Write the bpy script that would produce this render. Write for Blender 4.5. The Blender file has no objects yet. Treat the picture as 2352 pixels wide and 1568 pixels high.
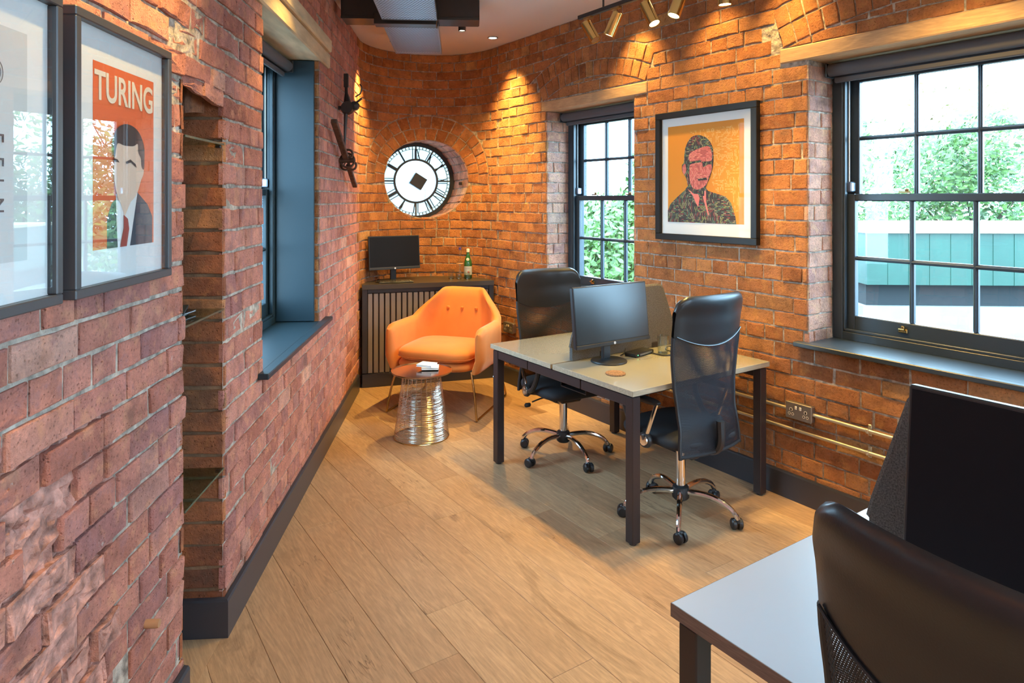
import bpy, bmesh, math, random
from mathutils import Vector, Matrix
random.seed(11)
PI = math.pi
sc = bpy.context.scene
COL = sc.collection

# ------------------------------------------------------------------ camera
cam = bpy.data.cameras.new('camera')
cam.sensor_width = 36.0
cam.lens = 1540.0 / 2352.0 * 36.0
cam.shift_y = -(784 - 457) / 2352.0
cam.clip_start = 0.05
cam.clip_end = 300
camo = bpy.data.objects.new('camera', cam)
COL.objects.link(camo)
camo.location = (0, 0, 1.62)
camo.rotation_euler = (PI / 2, 0, 0)
sc.camera = camo

# ------------------------------------------------------------------ world, exposure
w = bpy.data.worlds.new('overcast_sky')
sc.world = w
w.use_nodes = True
bg = w.node_tree.nodes['Background']
bg.inputs['Color'].default_value = (0.44, 0.73, 1.0, 1)
bg.inputs['Strength'].default_value = 20.0
sc.view_settings.view_transform = 'Standard'
sc.view_settings.look = 'None'
sc.view_settings.gamma = 1
sc.view_settings.use_curve_mapping = False
sc.view_settings.exposure = 0.22
sc.cycles.use_denoising = True
sc.cycles.max_bounces = 8
sc.cycles.diffuse_bounces = 4
sc.cycles.glossy_bounces = 3
sc.cycles.transmission_bounces = 6
sc.cycles.transparent_max_bounces = 16
sc.cycles.caustics_reflective = False
sc.cycles.caustics_refractive = False
sc.cycles.sample_clamp_indirect = 6

WARM = (1.0, 0.63, 0.17)
H = 3.0                      # ceiling height
NR = Vector((0.8297, 0.5582, 0)); DR = Vector((-0.5582, 0.8297, 0))   # right wall: normal into wall, direction away
ROT_R = math.atan2(-0.8297, 0.5582)
ORG_R = NR * 3.28
NL = Vector((-0.9972, -0.0745, 0)); DL = Vector((-0.0745, 0.9972, 0))
ROT_L = math.atan2(0.9972, -0.0745)
ORG_L = NL * 0.879
ARC_C = Vector((-0.704, 5.82, 0)); ARC_R = 0.611
A0, A1 = 0.979, -1.645       # arc angles: right tangent, left tangent


def Rw(x, y, z=0.0):
    """right wall local -> world (x to the right along the wall, y into the wall)"""
    return ORG_R + Vector((0.5582, -0.8297, 0)) * x + NR * y + Vector((0, 0, z))


def Lw(x, y, z=0.0):
    return ORG_L + DL * x + NL * y + Vector((0, 0, z))


def area_light(name, loc, target, sx, sy, power, color, portal=False):
    l = bpy.data.lights.new(name, 'AREA')
    l.shape = 'RECTANGLE'; l.size = sx; l.size_y = sy; l.energy = power; l.color = color
    if portal:
        l.cycles.is_portal = True
    o = bpy.data.objects.new(name, l); COL.objects.link(o)
    o.location = loc
    d = Vector(target) - Vector(loc)
    o.rotation_euler = d.to_track_quat('-Z', 'Y').to_euler()
    return o


# portals guide the sky light through the real window openings
for (x0, x1, z0, z1) in ((-2.071, -0.72, 0.86, 2.36), (-4.373, -3.373, 0.86, 2.33), (0.3, 1.65, 0.86, 2.36)):
    p = Rw((x0 + x1) / 2, 0.40, (z0 + z1) / 2)
    area_light('window_portal', p, p - NR, x1 - x0, z1 - z0, 1, (1, 1, 1), True)
p = Lw(3.65, 0.45, 1.67)
area_light('window_portal', p, p - NL, 1.2, 1.6, 1, (1, 1, 1), True)
# cool fill lights added unseen behind the camera, standing in for windows there
area_light('cool_fill_light', (0.9, -0.9, 2.94), (0.9, -0.9, 0), 1.8, 1.2, 24, (0.80, 0.90, 1.0))
area_light('cool_fill_light', (0.3, -2.2, 2.94), (0.3, -2.2, 0), 1.8, 1.2, 24, (0.80, 0.90, 1.0))


def spot_light(name, loc, target, power, angle, blend=0.6, color=WARM, r=0.02):
    l = bpy.data.lights.new(name, 'SPOT')
    l.energy = power * 2.7; l.color = color; l.spot_size = math.radians(angle); l.spot_blend = blend
    l.shadow_soft_size = r
    o = bpy.data.objects.new(name, l); COL.objects.link(o)
    o.location = loc
    d = Vector(target) - Vector(loc)
    o.rotation_euler = d.to_track_quat('-Z', 'Y').to_euler()
    return o


# ------------------------------------------------------------------ materials
def mat(name, color, rough=0.5, metal=0.0, **k):
    m = bpy.data.materials.new(name); m.use_nodes = True
    nt = m.node_tree; b = nt.nodes['Principled BSDF']
    b.inputs['Base Color'].default_value = (*color, 1)
    b.inputs['Roughness'].default_value = rough
    b.inputs['Metallic'].default_value = metal
    if 'spec' in k: b.inputs['Specular IOR Level'].default_value = k['spec']
    if 'coat' in k:
        b.inputs['Coat Weight'].default_value = k['coat']; b.inputs['Coat Roughness'].default_value = k.get('coat_rough', 0.1)
    if 'sheen' in k:
        b.inputs['Sheen Weight'].default_value = k['sheen']; b.inputs['Sheen Roughness'].default_value = 0.35
        b.inputs['Sheen Tint'].default_value = (*k.get('sheen_tint', (1, 1, 1)), 1)
    if 'emit' in k:
        b.inputs['Emission Color'].default_value = (*k['emit'], 1); b.inputs['Emission Strength'].default_value = k['emit_s']
    tc = nt.nodes.new('ShaderNodeTexCoord')
    if 'noise' in k:      # (scale, amount)  colour variation
        n = nt.nodes.new('ShaderNodeTexNoise'); n.inputs['Scale'].default_value = k['noise'][0]; n.inputs['Detail'].default_value = 6
        mp = nt.nodes.new('ShaderNodeMapping'); mp.inputs['Scale'].default_value = k.get('nscale', (1, 1, 1))
        nt.links.new(tc.outputs['Object'], mp.inputs['Vector']); nt.links.new(mp.outputs['Vector'], n.inputs['Vector'])
        r = nt.nodes.new('ShaderNodeValToRGB')
        a = k['noise'][1]
        r.color_ramp.elements[0].position = 0.3; r.color_ramp.elements[1].position = 0.7
        r.color_ramp.elements[0].color = (*[c * (1 - a) for c in color], 1)
        r.color_ramp.elements[1].color = (*[min(1, c * (1 + a)) for c in color], 1)
        nt.links.new(n.outputs['Fac'], r.inputs['Fac']); nt.links.new(r.outputs['Color'], b.inputs['Base Color'])
    if 'bump' in k:       # (scale, strength, distance)
        n = nt.nodes.new('ShaderNodeTexNoise'); n.inputs['Scale'].default_value = k['bump'][0]; n.inputs['Detail'].default_value = 8
        mp = nt.nodes.new('ShaderNodeMapping'); mp.inputs['Scale'].default_value = k.get('nscale', (1, 1, 1))
        nt.links.new(tc.outputs['Object'], mp.inputs['Vector']); nt.links.new(mp.outputs['Vector'], n.inputs['Vector'])
        bu = nt.nodes.new('ShaderNodeBump'); bu.inputs['Strength'].default_value = k['bump'][1]; bu.inputs['Distance'].default_value = k['bump'][2]
        nt.links.new(n.outputs['Fac'], bu.inputs['Height']); nt.links.new(bu.outputs['Normal'], b.inputs['Normal'])
    return m


def node(nt, t, **inp):
    n = nt.nodes.new(t)
    for k_, v in inp.items():
        n.inputs[k_].default_value = v
    return n


def mixrgb(nt, fac, a, b, blend='MIX'):
    n = nt.nodes.new('ShaderNodeMix'); n.data_type = 'RGBA'; n.blend_type = blend
    for sock, v in ((n.inputs[0], fac), (n.inputs[6], a), (n.inputs[7], b)):
        if isinstance(v, bpy.types.NodeSocket): nt.links.new(v, sock)
        elif isinstance(v, (int, float)): sock.default_value = v
        else: sock.default_value = (*v, 1)
    return n.outputs[2]


def ramp(nt, src, stops, interp='LINEAR'):
    r = nt.nodes.new('ShaderNodeValToRGB'); r.color_ramp.interpolation = interp
    els = r.color_ramp.elements
    while len(els) < len(stops): els.new(0.5)
    for e, (p_, c) in zip(els, stops):
        e.position = p_; e.color = (*c, 1) if not isinstance(c, (int, float)) else (c, c, c, 1)
    nt.links.new(src, r.inputs['Fac'])
    return r.outputs['Color']


def piece_random(nt, geo):
    """one random number per brick or plank, whether it is an object or an island of a joined mesh"""
    oi = nt.nodes.new('ShaderNodeObjectInfo')
    a = nt.nodes.new('ShaderNodeMath'); a.operation = 'ADD'
    nt.links.new(oi.outputs['Random'], a.inputs[0]); nt.links.new(geo.outputs['Random Per Island'], a.inputs[1])
    f = nt.nodes.new('ShaderNodeMath'); f.operation = 'FRACT'; nt.links.new(a.outputs[0], f.inputs[0])
    return f.outputs[0]


def brick_material(name, white=0.0, blotch=0.0, tint=(1, 1, 1)):
    m = bpy.data.materials.new(name); m.use_nodes = True
    nt = m.node_tree; b = nt.nodes['Principled BSDF']
    tc = nt.nodes.new('ShaderNodeTexCoord'); geo = nt.nodes.new('ShaderNodeNewGeometry')
    T = lambda c: tuple(x * t for x, t in zip(c, tint))
    rnd_ = piece_random(nt, geo)
    base = ramp(nt, rnd_, [
        (0.0, T((0.34, 0.125, 0.085))), (0.2, T((0.49, 0.200, 0.135))), (0.42, T((0.42, 0.160, 0.110))),
        (0.62, T((0.55, 0.245, 0.170))), (0.8, T((0.46, 0.190, 0.140))), (0.93, T((0.33, 0.140, 0.115))), (1.0, T((0.60, 0.33, 0.23)))])
    n1 = node(nt, 'ShaderNodeTexNoise', Scale=9.0, Detail=8.0, Roughness=0.65)
    nt.links.new(tc.outputs['Object'], n1.inputs['Vector'])
    v1 = ramp(nt, n1.outputs['Fac'], [(0.28, 0.58), (0.5, 1.0), (0.72, 1.28)])
    c1 = mixrgb(nt, 1.0, base, v1, 'MULTIPLY')
    n2 = node(nt, 'ShaderNodeTexNoise', Scale=90.0, Detail=6.0, Roughness=0.7)
    nt.links.new(tc.outputs['Object'], n2.inputs['Vector'])
    v2 = ramp(nt, n2.outputs['Fac'], [(0.26, 0.30), (0.42, 0.92), (0.58, 1.05), (0.78, 1.35)])
    c2 = mixrgb(nt, 0.75, c1, v2, 'MULTIPLY')
    # patches burnt towards orange and towards mauve in the kiln
    nh = node(nt, 'ShaderNodeTexNoise', Scale=16.0, Detail=5.0, Roughness=0.6)
    mph = nt.nodes.new('ShaderNodeMapping'); mph.inputs['Location'].default_value = (1.7, 4.2, 8.8)
    nt.links.new(tc.outputs['Object'], mph.inputs['Vector']); nt.links.new(mph.outputs['Vector'], nh.inputs['Vector'])
    c2 = mixrgb(nt, ramp(nt, nh.outputs['Fac'], [(0.54, 0.0), (0.66, 0.55)]), c2, T((0.62, 0.29, 0.16)))
    c2 = mixrgb(nt, ramp(nt, nh.outputs['Fac'], [(0.32, 0.50), (0.44, 0.0)]), c2, T((0.33, 0.165, 0.155)))
    # lime bloom / old paint
    n3 = node(nt, 'ShaderNodeTexNoise', Scale=9.0, Detail=10.0, Roughness=0.72)
    mp = nt.nodes.new('ShaderNodeMapping'); mp.inputs['Location'].default_value = (3.1, 7.7, 1.3)
    nt.links.new(tc.outputs['Object'], mp.inputs['Vector']); nt.links.new(mp.outputs['Vector'], n3.inputs['Vector'])
    t0 = 0.70 - 0.045 * white
    f3 = ramp(nt, n3.outputs['Fac'], [(t0, 0.0), (t0 + 0.04, 0.8)])
    c3 = mixrgb(nt, f3, c2, (0.66, 0.60, 0.55))
    n4 = node(nt, 'ShaderNodeTexNoise', Scale=3.2, Detail=7.0, Roughness=0.6)
    mp4 = nt.nodes.new('ShaderNodeMapping'); mp4.inputs['Location'].default_value = (9.1, 2.7, 5.3)
    nt.links.new(tc.outputs['Object'], mp4.inputs['Vector']); nt.links.new(mp4.outputs['Vector'], n4.inputs['Vector'])
    f4 = ramp(nt, n4.outputs['Fac'], [(0.60 - blotch, 0.0), (0.72 - blotch, 0.6 + blotch)])
    c4 = mixrgb(nt, f4, c3, (0.13, 0.075, 0.055))
    nt.links.new(c4, b.inputs['Base Color'])
    b.inputs['Roughness'].default_value = 0.85
    b.inputs['Specular IOR Level'].default_value = 0.25
    mx = nt.nodes.new('ShaderNodeMath'); mx.operation = 'ADD'
    nb = node(nt, 'ShaderNodeTexNoise', Scale=21.0, Detail=9.0, Roughness=0.74)
    nt.links.new(tc.outputs['Object'], nb.inputs['Vector'])
    pit = node(nt, 'ShaderNodeTexVoronoi', Scale=75.0); nt.links.new(tc.outputs['Object'], pit.inputs['Vector'])
    pr_ = ramp(nt, pit.outputs['Distance'], [(0.10, 0.0), (0.24, 1.0)])
    c5 = mixrgb(nt, 1.0, c4, ramp(nt, pit.outputs['Distance'], [(0.06, 0.72), (0.16, 1.0)]), 'MULTIPLY'); nt.links.new(c5, b.inputs['Base Color'])
    pm = nt.nodes.new('ShaderNodeMath'); pm.operation = 'MULTIPLY_ADD'; pm.inputs[1].default_value = 0.45
    nt.links.new(pr_, pm.inputs[0]); nt.links.new(n2.outputs['Fac'], pm.inputs[2])
    nt.links.new(nb.outputs['Fac'], mx.inputs[0]); nt.links.new(pm.outputs[0], mx.inputs[1])
    bu = nt.nodes.new('ShaderNodeBump'); bu.inputs['Strength'].default_value = 1.0; bu.inputs['Distance'].default_value = 0.013
    nt.links.new(mx.outputs[0], bu.inputs['Height']); nt.links.new(bu.outputs['Normal'], b.inputs['Normal'])
    return m


def wood_material(name, cols, grain_axis=1, knots=True, rough=0.5, island=True, scale=1.0):
    m = bpy.data.materials.new(name); m.use_nodes = True
    nt = m.node_tree; b = nt.nodes['Principled BSDF']
    tc = nt.nodes.new('ShaderNodeTexCoord'); geo = nt.nodes.new('ShaderNodeNewGeometry')
    rnd_ = piece_random(nt, geo)
    base = ramp(nt, rnd_, [(i / max(1, len(cols) - 1), c) for i, c in enumerate(cols)])
    off = nt.nodes.new('ShaderNodeVectorMath'); off.operation = 'SCALE'; off.inputs['Scale'].default_value = 37.0
    comb = nt.nodes.new('ShaderNodeCombineXYZ')
    for i in range(3): nt.links.new(rnd_, comb.inputs[i])
    nt.links.new(comb.outputs[0], off.inputs[0])
    add = nt.nodes.new('ShaderNodeVectorMath'); add.operation = 'ADD'
    nt.links.new(tc.outputs['Object'], add.inputs[0]); nt.links.new(off.outputs[0], add.inputs[1])
    mp = nt.nodes.new('ShaderNodeMapping')
    s = [9 * scale, 9 * scale, 9 * scale]; s[grain_axis] = 0.9 * scale
    mp.inputs['Scale'].default_value = s
    nt.links.new(add.outputs[0], mp.inputs['Vector'])
    big = node(nt, 'ShaderNodeTexNoise', Scale=0.9, Detail=3.0, Roughness=0.5, Distortion=0.6)
    nt.links.new(mp.outputs[0], big.inputs['Vector'])
    # growth rings: sine of a distorted field
    mul = nt.nodes.new('ShaderNodeMath'); mul.operation = 'MULTIPLY'; mul.inputs[1].default_value = 95.0
    nt.links.new(big.outputs['Fac'], mul.inputs[0])
    sn = nt.nodes.new('ShaderNodeMath'); sn.operation = 'SINE'; nt.links.new(mul.outputs[0], sn.inputs[0])
    rg = ramp(nt, sn.outputs[0], [(0.0, 0.80), (0.6, 1.02), (1.0, 1.06)])
    c1 = mixrgb(nt, 0.45, base, rg, 'MULTIPLY')
    fine = node(nt, 'ShaderNodeTexNoise', Scale=14.0, Detail=6.0, Roughness=0.7)
    nt.links.new(mp.outputs[0], fine.inputs['Vector'])
    fr = ramp(nt, fine.outputs['Fac'], [(0.30, 0.74), (0.65, 1.14)])
    c2 = mixrgb(nt, 0.8, c1, fr, 'MULTIPLY')
    out = c2
    if knots:
        kn = node(nt, 'ShaderNodeTexNoise', Scale=0.55, Detail=5.0, Roughness=0.62, Distortion=1.2)
        mp2 = nt.nodes.new('ShaderNodeMapping'); s2 = [6.0, 6.0, 6.0]; s2[grain_axis] = 2.2; mp2.inputs['Scale'].default_value = s2
        nt.links.new(add.outputs[0], mp2.inputs['Vector']); nt.links.new(mp2.outputs[0], kn.inputs['Vector'])
        kf = ramp(nt, kn.outputs['Fac'], [(0.60, 0.0), (0.68, 0.40), (0.74, 0.85)])
        out = mixrgb(nt, kf, c2, (0.13, 0.065, 0.03))
    if knots:       # fine drying cracks along the grain
        ck = node(nt, 'ShaderNodeTexNoise', Scale=1.6, Detail=4.0, Roughness=0.55, Distortion=0.5)
        nt.links.new(mp.outputs[0], ck.inputs['Vector'])
        cf = ramp(nt, ck.outputs['Fac'], [(0.490, 0.0), (0.499, 0.75), (0.501, 0.75), (0.510, 0.0)])
        km = node(nt, 'ShaderNodeTexNoise', Scale=1.9, Detail=2.0); nt.links.new(add.outputs[0], km.inputs['Vector'])
        cm = ramp(nt, km.outputs['Fac'], [(0.56, 0.0), (0.66, 1.0)])
        cc_ = mixrgb(nt, 1.0, cf, cm, 'MULTIPLY')
        out = mixrgb(nt, cc_, out, (0.10, 0.05, 0.025))
    nt.links.new(out, b.inputs['Base Color'])
    b.inputs['Roughness'].default_value = rough
    b.inputs['Specular IOR Level'].default_value = 0.35
    bu = nt.nodes.new('ShaderNodeBump'); bu.inputs['Strength'].default_value = 0.25; bu.inputs['Distance'].default_value = 0.002
    nt.links.new(fine.outputs['Fac'], bu.inputs['Height']); nt.links.new(bu.outputs['Normal'], b.inputs['Normal'])
    return m


def glass_material(name, tint=(1, 1, 1), ior=1.45, rough=0.0, boost=1.0):
    """thin pane: see-through with real fresnel reflection"""
    m = bpy.data.materials.new(name); m.use_nodes = True
    nt = m.node_tree
    for n in list(nt.nodes):
        if n.type == 'BSDF_PRINCIPLED': nt.nodes.remove(n)
    out = [n for n in nt.nodes if n.type == 'OUTPUT_MATERIAL'][0]
    tr = nt.nodes.new('ShaderNodeBsdfTransparent'); tr.inputs[0].default_value = (*tint, 1)
    gl = nt.nodes.new('ShaderNodeBsdfGlossy'); gl.inputs['Roughness'].default_value = rough
    lw = nt.nodes.new('ShaderNodeLayerWeight'); lw.inputs['Blend'].default_value = 0.5      # Schlick fresnel, the same from both sides
    pw = nt.nodes.new('ShaderNodeMath'); pw.operation = 'POWER'; pw.inputs[1].default_value = 5.0; nt.links.new(lw.outputs['Facing'], pw.inputs[0])
    f0 = ((ior - 1) / (ior + 1)) ** 2
    mu = nt.nodes.new('ShaderNodeMath'); mu.operation = 'MULTIPLY_ADD'; mu.inputs[1].default_value = (1 - f0) * boost; mu.inputs[2].default_value = f0 * boost; mu.use_clamp = True
    nt.links.new(pw.outputs[0], mu.inputs[0])
    mx = nt.nodes.new('ShaderNodeMixShader')
    nt.links.new(mu.outputs[0], mx.inputs[0]); nt.links.new(tr.outputs[0], mx.inputs[1]); nt.links.new(gl.outputs[0], mx.inputs[2])
    nt.links.new(mx.outputs[0], out.inputs['Surface'])
    return m


def holes_material(name, color, rough, metal, pitch, hole, axes=(0, 1), stagger=True):
    """sheet with a regular pattern of small round holes"""
    m = bpy.data.materials.new(name); m.use_nodes = True
    nt = m.node_tree; b = nt.nodes['Principled BSDF']
    b.inputs['Base Color'].default_value = (*color, 1); b.inputs['Roughness'].default_value = rough; b.inputs['Metallic'].default_value = metal
    tc = nt.nodes.new('ShaderNodeTexCoord'); sp = nt.nodes.new('ShaderNodeSeparateXYZ')
    nt.links.new(tc.outputs['UV'], sp.inputs[0])

    def M(op, a, b_=None):
        n = nt.nodes.new('ShaderNodeMath'); n.operation = op
        for i, v in enumerate((a, b_)):
            if v is None: continue
            if isinstance(v, bpy.types.NodeSocket): nt.links.new(v, n.inputs[i])
            else: n.inputs[i].default_value = v
        return n.outputs[0]
    v = M('DIVIDE', sp.outputs[1], pitch)
    row = M('FLOOR', v)
    sh = M('MULTIPLY', M('MODULO', M('ABSOLUTE', row), 2.0), 0.5 if stagger else 0.0)
    u = M('ADD', M('DIVIDE', sp.outputs[0], pitch), sh)
    du = M('SUBTRACT', M('FRACT', u), 0.5); dv = M('SUBTRACT', M('FRACT', v), 0.5)
    r2 = M('ADD', M('MULTIPLY', du, du), M('MULTIPLY', dv, dv))
    inside = M('LESS_THAN', r2, hole * hole)
    nt.links.new(M('SUBTRACT', 1.0, inside), b.inputs['Alpha'])
    return m


M = {}
M['brick'] = brick_material('orange_brick', tint=(1.08, 1.08, 0.62))
M['brick_left'] = brick_material('rose_brick', white=0.3, tint=(1.42, 1.45, 1.52))
M['brick_worn'] = brick_material('worn_pink_brick', white=0.9, tint=(1.34, 1.38, 1.50))
M['brick_reveal'] = brick_material('reveal_brick', white=0.8, tint=(1.45, 1.85, 1.9))  # paler brick copy, daylight on the reveals is put into the tint
M['brick_niche'] = brick_material('dark_niche_brick', blotch=0.14, tint=(1.1, 0.92, 0.58))  # browner than the wall bricks, with wider dark blotches
M['mortar_dark'] = mat('dark_niche_mortar', (0.19, 0.11, 0.06), 0.95, noise=(14, 0.4), bump=(55, 0.9, 0.006))  # darker, browner mortar for the niche
M['mortar'] = mat('lime_mortar', (0.37, 0.31, 0.25), 0.95, noise=(34, 0.55), bump=(42, 1.0, 0.014))
M['broken'] = mat('broken_brick_core', (0.42, 0.20, 0.15), 0.95, noise=(26, 0.6), bump=(35, 1.0, 0.02))
M['ceiling'] = mat('ceiling_plaster', (0.72, 0.68, 0.66), 0.9)
M['plank'] = wood_material('oak_plank', [(0.410, 0.243, 0.130), (0.515, 0.328, 0.180), (0.455, 0.280, 0.152), (0.560, 0.370, 0.210), (0.390, 0.230, 0.124), (0.490, 0.310, 0.174)], 1, True, 0.42)
M['underlay'] = mat('floor_underlay', (0.16, 0.10, 0.06), 0.9)
M['paint'] = mat('anthracite_paint', (0.030, 0.043, 0.056), 0.34, bump=(120, 0.08, 0.001))
M['navy'] = mat('navy_reveal_paint', (0.010, 0.027, 0.037), 0.42, bump=(30, 0.1, 0.002))
M['skirt'] = mat('skirting_paint', (0.040, 0.040, 0.048), 0.32)
M['lintel'] = wood_material('lintel_timber', [(0.50, 0.30, 0.15), (0.56, 0.35, 0.18)], 0, False, 0.75)
M['lintel_pale'] = mat('pale_lintel', (0.56, 0.44, 0.28), 0.85, noise=(6, 0.25), bump=(18, 0.5, 0.004), nscale=(0.6, 3, 3))
M['glass'] = glass_material('window_glass', (0.97, 0.99, 0.985))
M['picglass'] = glass_material('picture_glass', (0.99, 0.995, 0.99), 1.52, 0.0, 1.35)
M['museumglass'] = glass_material('antireflective_picture_glass', (0.99, 0.99, 0.99), 1.5, 0.0, 0.08)
M['clear'] = glass_material('clear_glass', (0.93, 0.96, 0.95), 1.5, 0.0, 1.6)
M['shelfglass'] = glass_material('shelf_glass', (0.62, 0.75, 0.68), 1.5, 0.0, 1.0)
M['glassedge'] = mat('green_glass_edge', (0.03, 0.07, 0.05), 0.25)
M['blind'] = mat('blind_fabric', (0.085, 0.085, 0.095), 0.75)
M['blackmetal'] = mat('black_steel', (0.022, 0.018, 0.018), 0.38)
M['deskframe'] = mat('desk_frame_powder_coat', (0.030, 0.020, 0.020), 0.36)
M['desktop'] = mat('greige_laminate', (0.33, 0.325, 0.275), 0.24, noise=(3, 0.04), coat=1.0, coat_rough=0.14)
M['desktop_daylit'] = mat('daylit_laminate', (0.42, 0.53, 0.61), 0.34, noise=(3, 0.03), coat=1.0, coat_rough=0.36)  # greige top with the bluish window daylight put into its colour
M['deskedge'] = wood_material('desk_edge_strip', [(0.40, 0.32, 0.22), (0.45, 0.36, 0.25)], 0, False, 0.5)
M['deskedge_dark'] = wood_material('layered_edge_strip', [(0.17, 0.125, 0.105), (0.22, 0.16, 0.13)], 0, False, 0.5, scale=2)
M['leather'] = mat('black_leather', (0.009, 0.010, 0.012), 0.42, spec=0.35, bump=(260, 0.22, 0.0012), coat=0.55, coat_rough=0.24)
M['fabric'] = mat('black_fabric', (0.016, 0.018, 0.022), 0.8, bump=(300, 0.3, 0.001))
M['plastic'] = mat('black_plastic', (0.018, 0.019, 0.021), 0.42)
M['chrome'] = mat('chrome', (0.78, 0.77, 0.77), 0.10, 1.0)
M['mesh'] = holes_material('chair_mesh', (0.014, 0.017, 0.024), 0.5, 0.0, 0.0050, 0.34)
M['mesh_dense'] = holes_material('dense_chair_mesh', (0.012, 0.015, 0.022), 0.5, 0.0, 0.0050, 0.30)
M['screen'] = mat('lcd_screen', (0.007, 0.007, 0.009), 0.42, spec=0.15)
M['screen_sheen'] = mat('matt_lcd_screen', (0.010, 0.012, 0.014), 0.34, coat=1.0, coat_rough=0.30)
M['bezel'] = mat('bezel_plastic', (0.02, 0.021, 0.023), 0.3)
M['silver'] = mat('silver_badge', (0.8, 0.82, 0.84), 0.3, 0.6)
M['felt'] = mat('grey_felt', (0.10, 0.092, 0.085), 0.95, noise=(260, 0.6), bump=(420, 0.5, 0.001))
M['velvet'] = mat('orange_velvet', (0.66, 0.21, 0.042), 0.75, sheen=0.7, sheen_tint=(1.0, 0.62, 0.42), noise=(6, 0.10), bump=(40, 0.12, 0.003))
M['brass'] = mat('aged_brass', (0.55, 0.38, 0.15), 0.24, 1.0)
M['brass_dark'] = mat('antique_brass_wire', (0.40, 0.27, 0.12), 0.3, 1.0)
M['brightbrass'] = mat('polished_brass', (0.80, 0.58, 0.22), 0.14, 1.0)
M['wire'] = mat('silver_gold_wire', (0.72, 0.66, 0.55), 0.22, 1.0)
M['tabletop'] = mat('smoky_copper_plate', (0.42, 0.32, 0.27), 0.16, 1.0)
M['conduit'] = mat('painted_conduit', (0.60, 0.52, 0.38), 0.28, 0.75)
M['socket'] = mat('pewter_socket_plate', (0.30, 0.26, 0.23), 0.35, 0.8)
M['socketdark'] = mat('socket_hole', (0.01, 0.01, 0.01), 0.5)
M['socketlight'] = mat('socket_insert', (0.75, 0.68, 0.58), 0.5)
M['cabinet'] = mat('slatted_front_paint', (0.225, 0.205, 0.20), 0.55)
M['cabinetgroove'] = mat('slat_groove', (0.045, 0.03, 0.026), 0.7)
M['cabinetblack'] = mat('black_cabinet_paint', (0.028, 0.027, 0.030), 0.38)
M['cabinettop'] = mat('charcoal_worktop', (0.050, 0.042, 0.034), 0.33)
M['paper'] = mat('white_mat_board', (0.80, 0.82, 0.83), 0.7)
M['paperwarm'] = mat('cream_mat_board', (0.80, 0.80, 0.76), 0.7)
M['greyprint'] = mat('pale_grey_print', (0.60, 0.63, 0.64), 0.7)
M['ink'] = mat('dark_ink', (0.10, 0.10, 0.12), 0.7)
M['frame'] = mat('grey_picture_frame', (0.050, 0.052, 0.058), 0.35)
M['frameblack'] = mat('black_picture_frame', (0.010, 0.009, 0.007), 0.45, spec=0.3)
M['pr_orange'] = mat('print_orange', (0.80, 0.155, 0.045), 0.6)
M['pr_cream'] = mat('print_cream', (0.85, 0.76, 0.62), 0.6)
M['pr_skin'] = mat('print_skin', (0.80, 0.60, 0.47), 0.6)
M['pr_hair'] = mat('print_hair', (0.075, 0.045, 0.04), 0.6)
M['pr_suit'] = mat('print_suit', (0.055, 0.060, 0.085), 0.6)
M['pr_shirt'] = mat('print_shirt', (0.80, 0.80, 0.80), 0.6)
M['pr_tie'] = mat('print_tie', (0.38, 0.06, 0.04), 0.6)
M['rust'] = mat('rusty_iron', (0.095, 0.052, 0.034), 0.65, 0.45, noise=(30, 0.5), bump=(60, 0.5, 0.003))
M['dialiron'] = mat('dial_iron', (0.022, 0.026, 0.032), 0.5)
M['dialstroke'] = mat('gilded_numeral', (0.16, 0.14, 0.085), 0.45, 0.3)
M['galv'] = mat('galvanised_tray_side', (0.30, 0.36, 0.46), 0.35, 0.8)
M['tray'] = holes_material('daylit_perforated_tray', (0.33, 0.46, 0.60), 0.35, 0.35, 0.021, 0.25)  # steel tray, the blue daylight it reflects is put into this colour
M['cork'] = mat('cork', (0.20, 0.11, 0.055), 0.9, noise=(140, 0.6))
M['dowel'] = mat('dowel_wood', (0.42, 0.22, 0.11), 0.6)
M['greenglass'] = mat('green_bottle_glass', (0.02, 0.12, 0.035), 0.08, spec=0.8)
M['label'] = mat('pale_blue_label', (0.50, 0.58, 0.62), 0.6)
M['white'] = mat('white_card', (0.85, 0.84, 0.80), 0.6)
M['red'] = mat('red_star', (0.65, 0.03, 0.03), 0.5)
M['blue'] = mat('blue_stopper', (0.08, 0.06, 0.35), 0.4)
M['lamp'] = mat('lamp_lens', (1, 0.9, 0.7), 0.4, emit=(1.0, 0.80, 0.42), emit_s=22)
M['led'] = mat('green_led', (0.1, 0.9, 0.3), 0.4, emit=(0.1, 1.0, 0.35), emit_s=3)
M['downlens'] = mat('downlight_lens', (1, 0.9, 0.8), 0.4, emit=(1.0, 0.86, 0.62), emit_s=12)
M['leaf'] = mat('green_leaves', (0.085, 0.165, 0.032), 0.6, noise=(3, 0.6))
M['leaf_yellow'] = mat('autumn_leaves', (0.17, 0.13, 0.03), 0.6, noise=(3, 0.5))
M['bark'] = mat('bark', (0.09, 0.065, 0.045), 0.9)
M['greenclad'] = mat('green_cladding', (0.004, 0.044, 0.026), 0.45, noise=(2, 0.15))
M['darkunder'] = mat('dark_underside', (0.006, 0.008, 0.009), 0.8)  # near-black band below the green fascia
M['concrete'] = mat('pale_concrete', (0.22, 0.22, 0.21), 0.9, noise=(1.2, 0.2))
M['palepaint'] = mat('white_timber', (0.55, 0.56, 0.56), 0.7)
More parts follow.
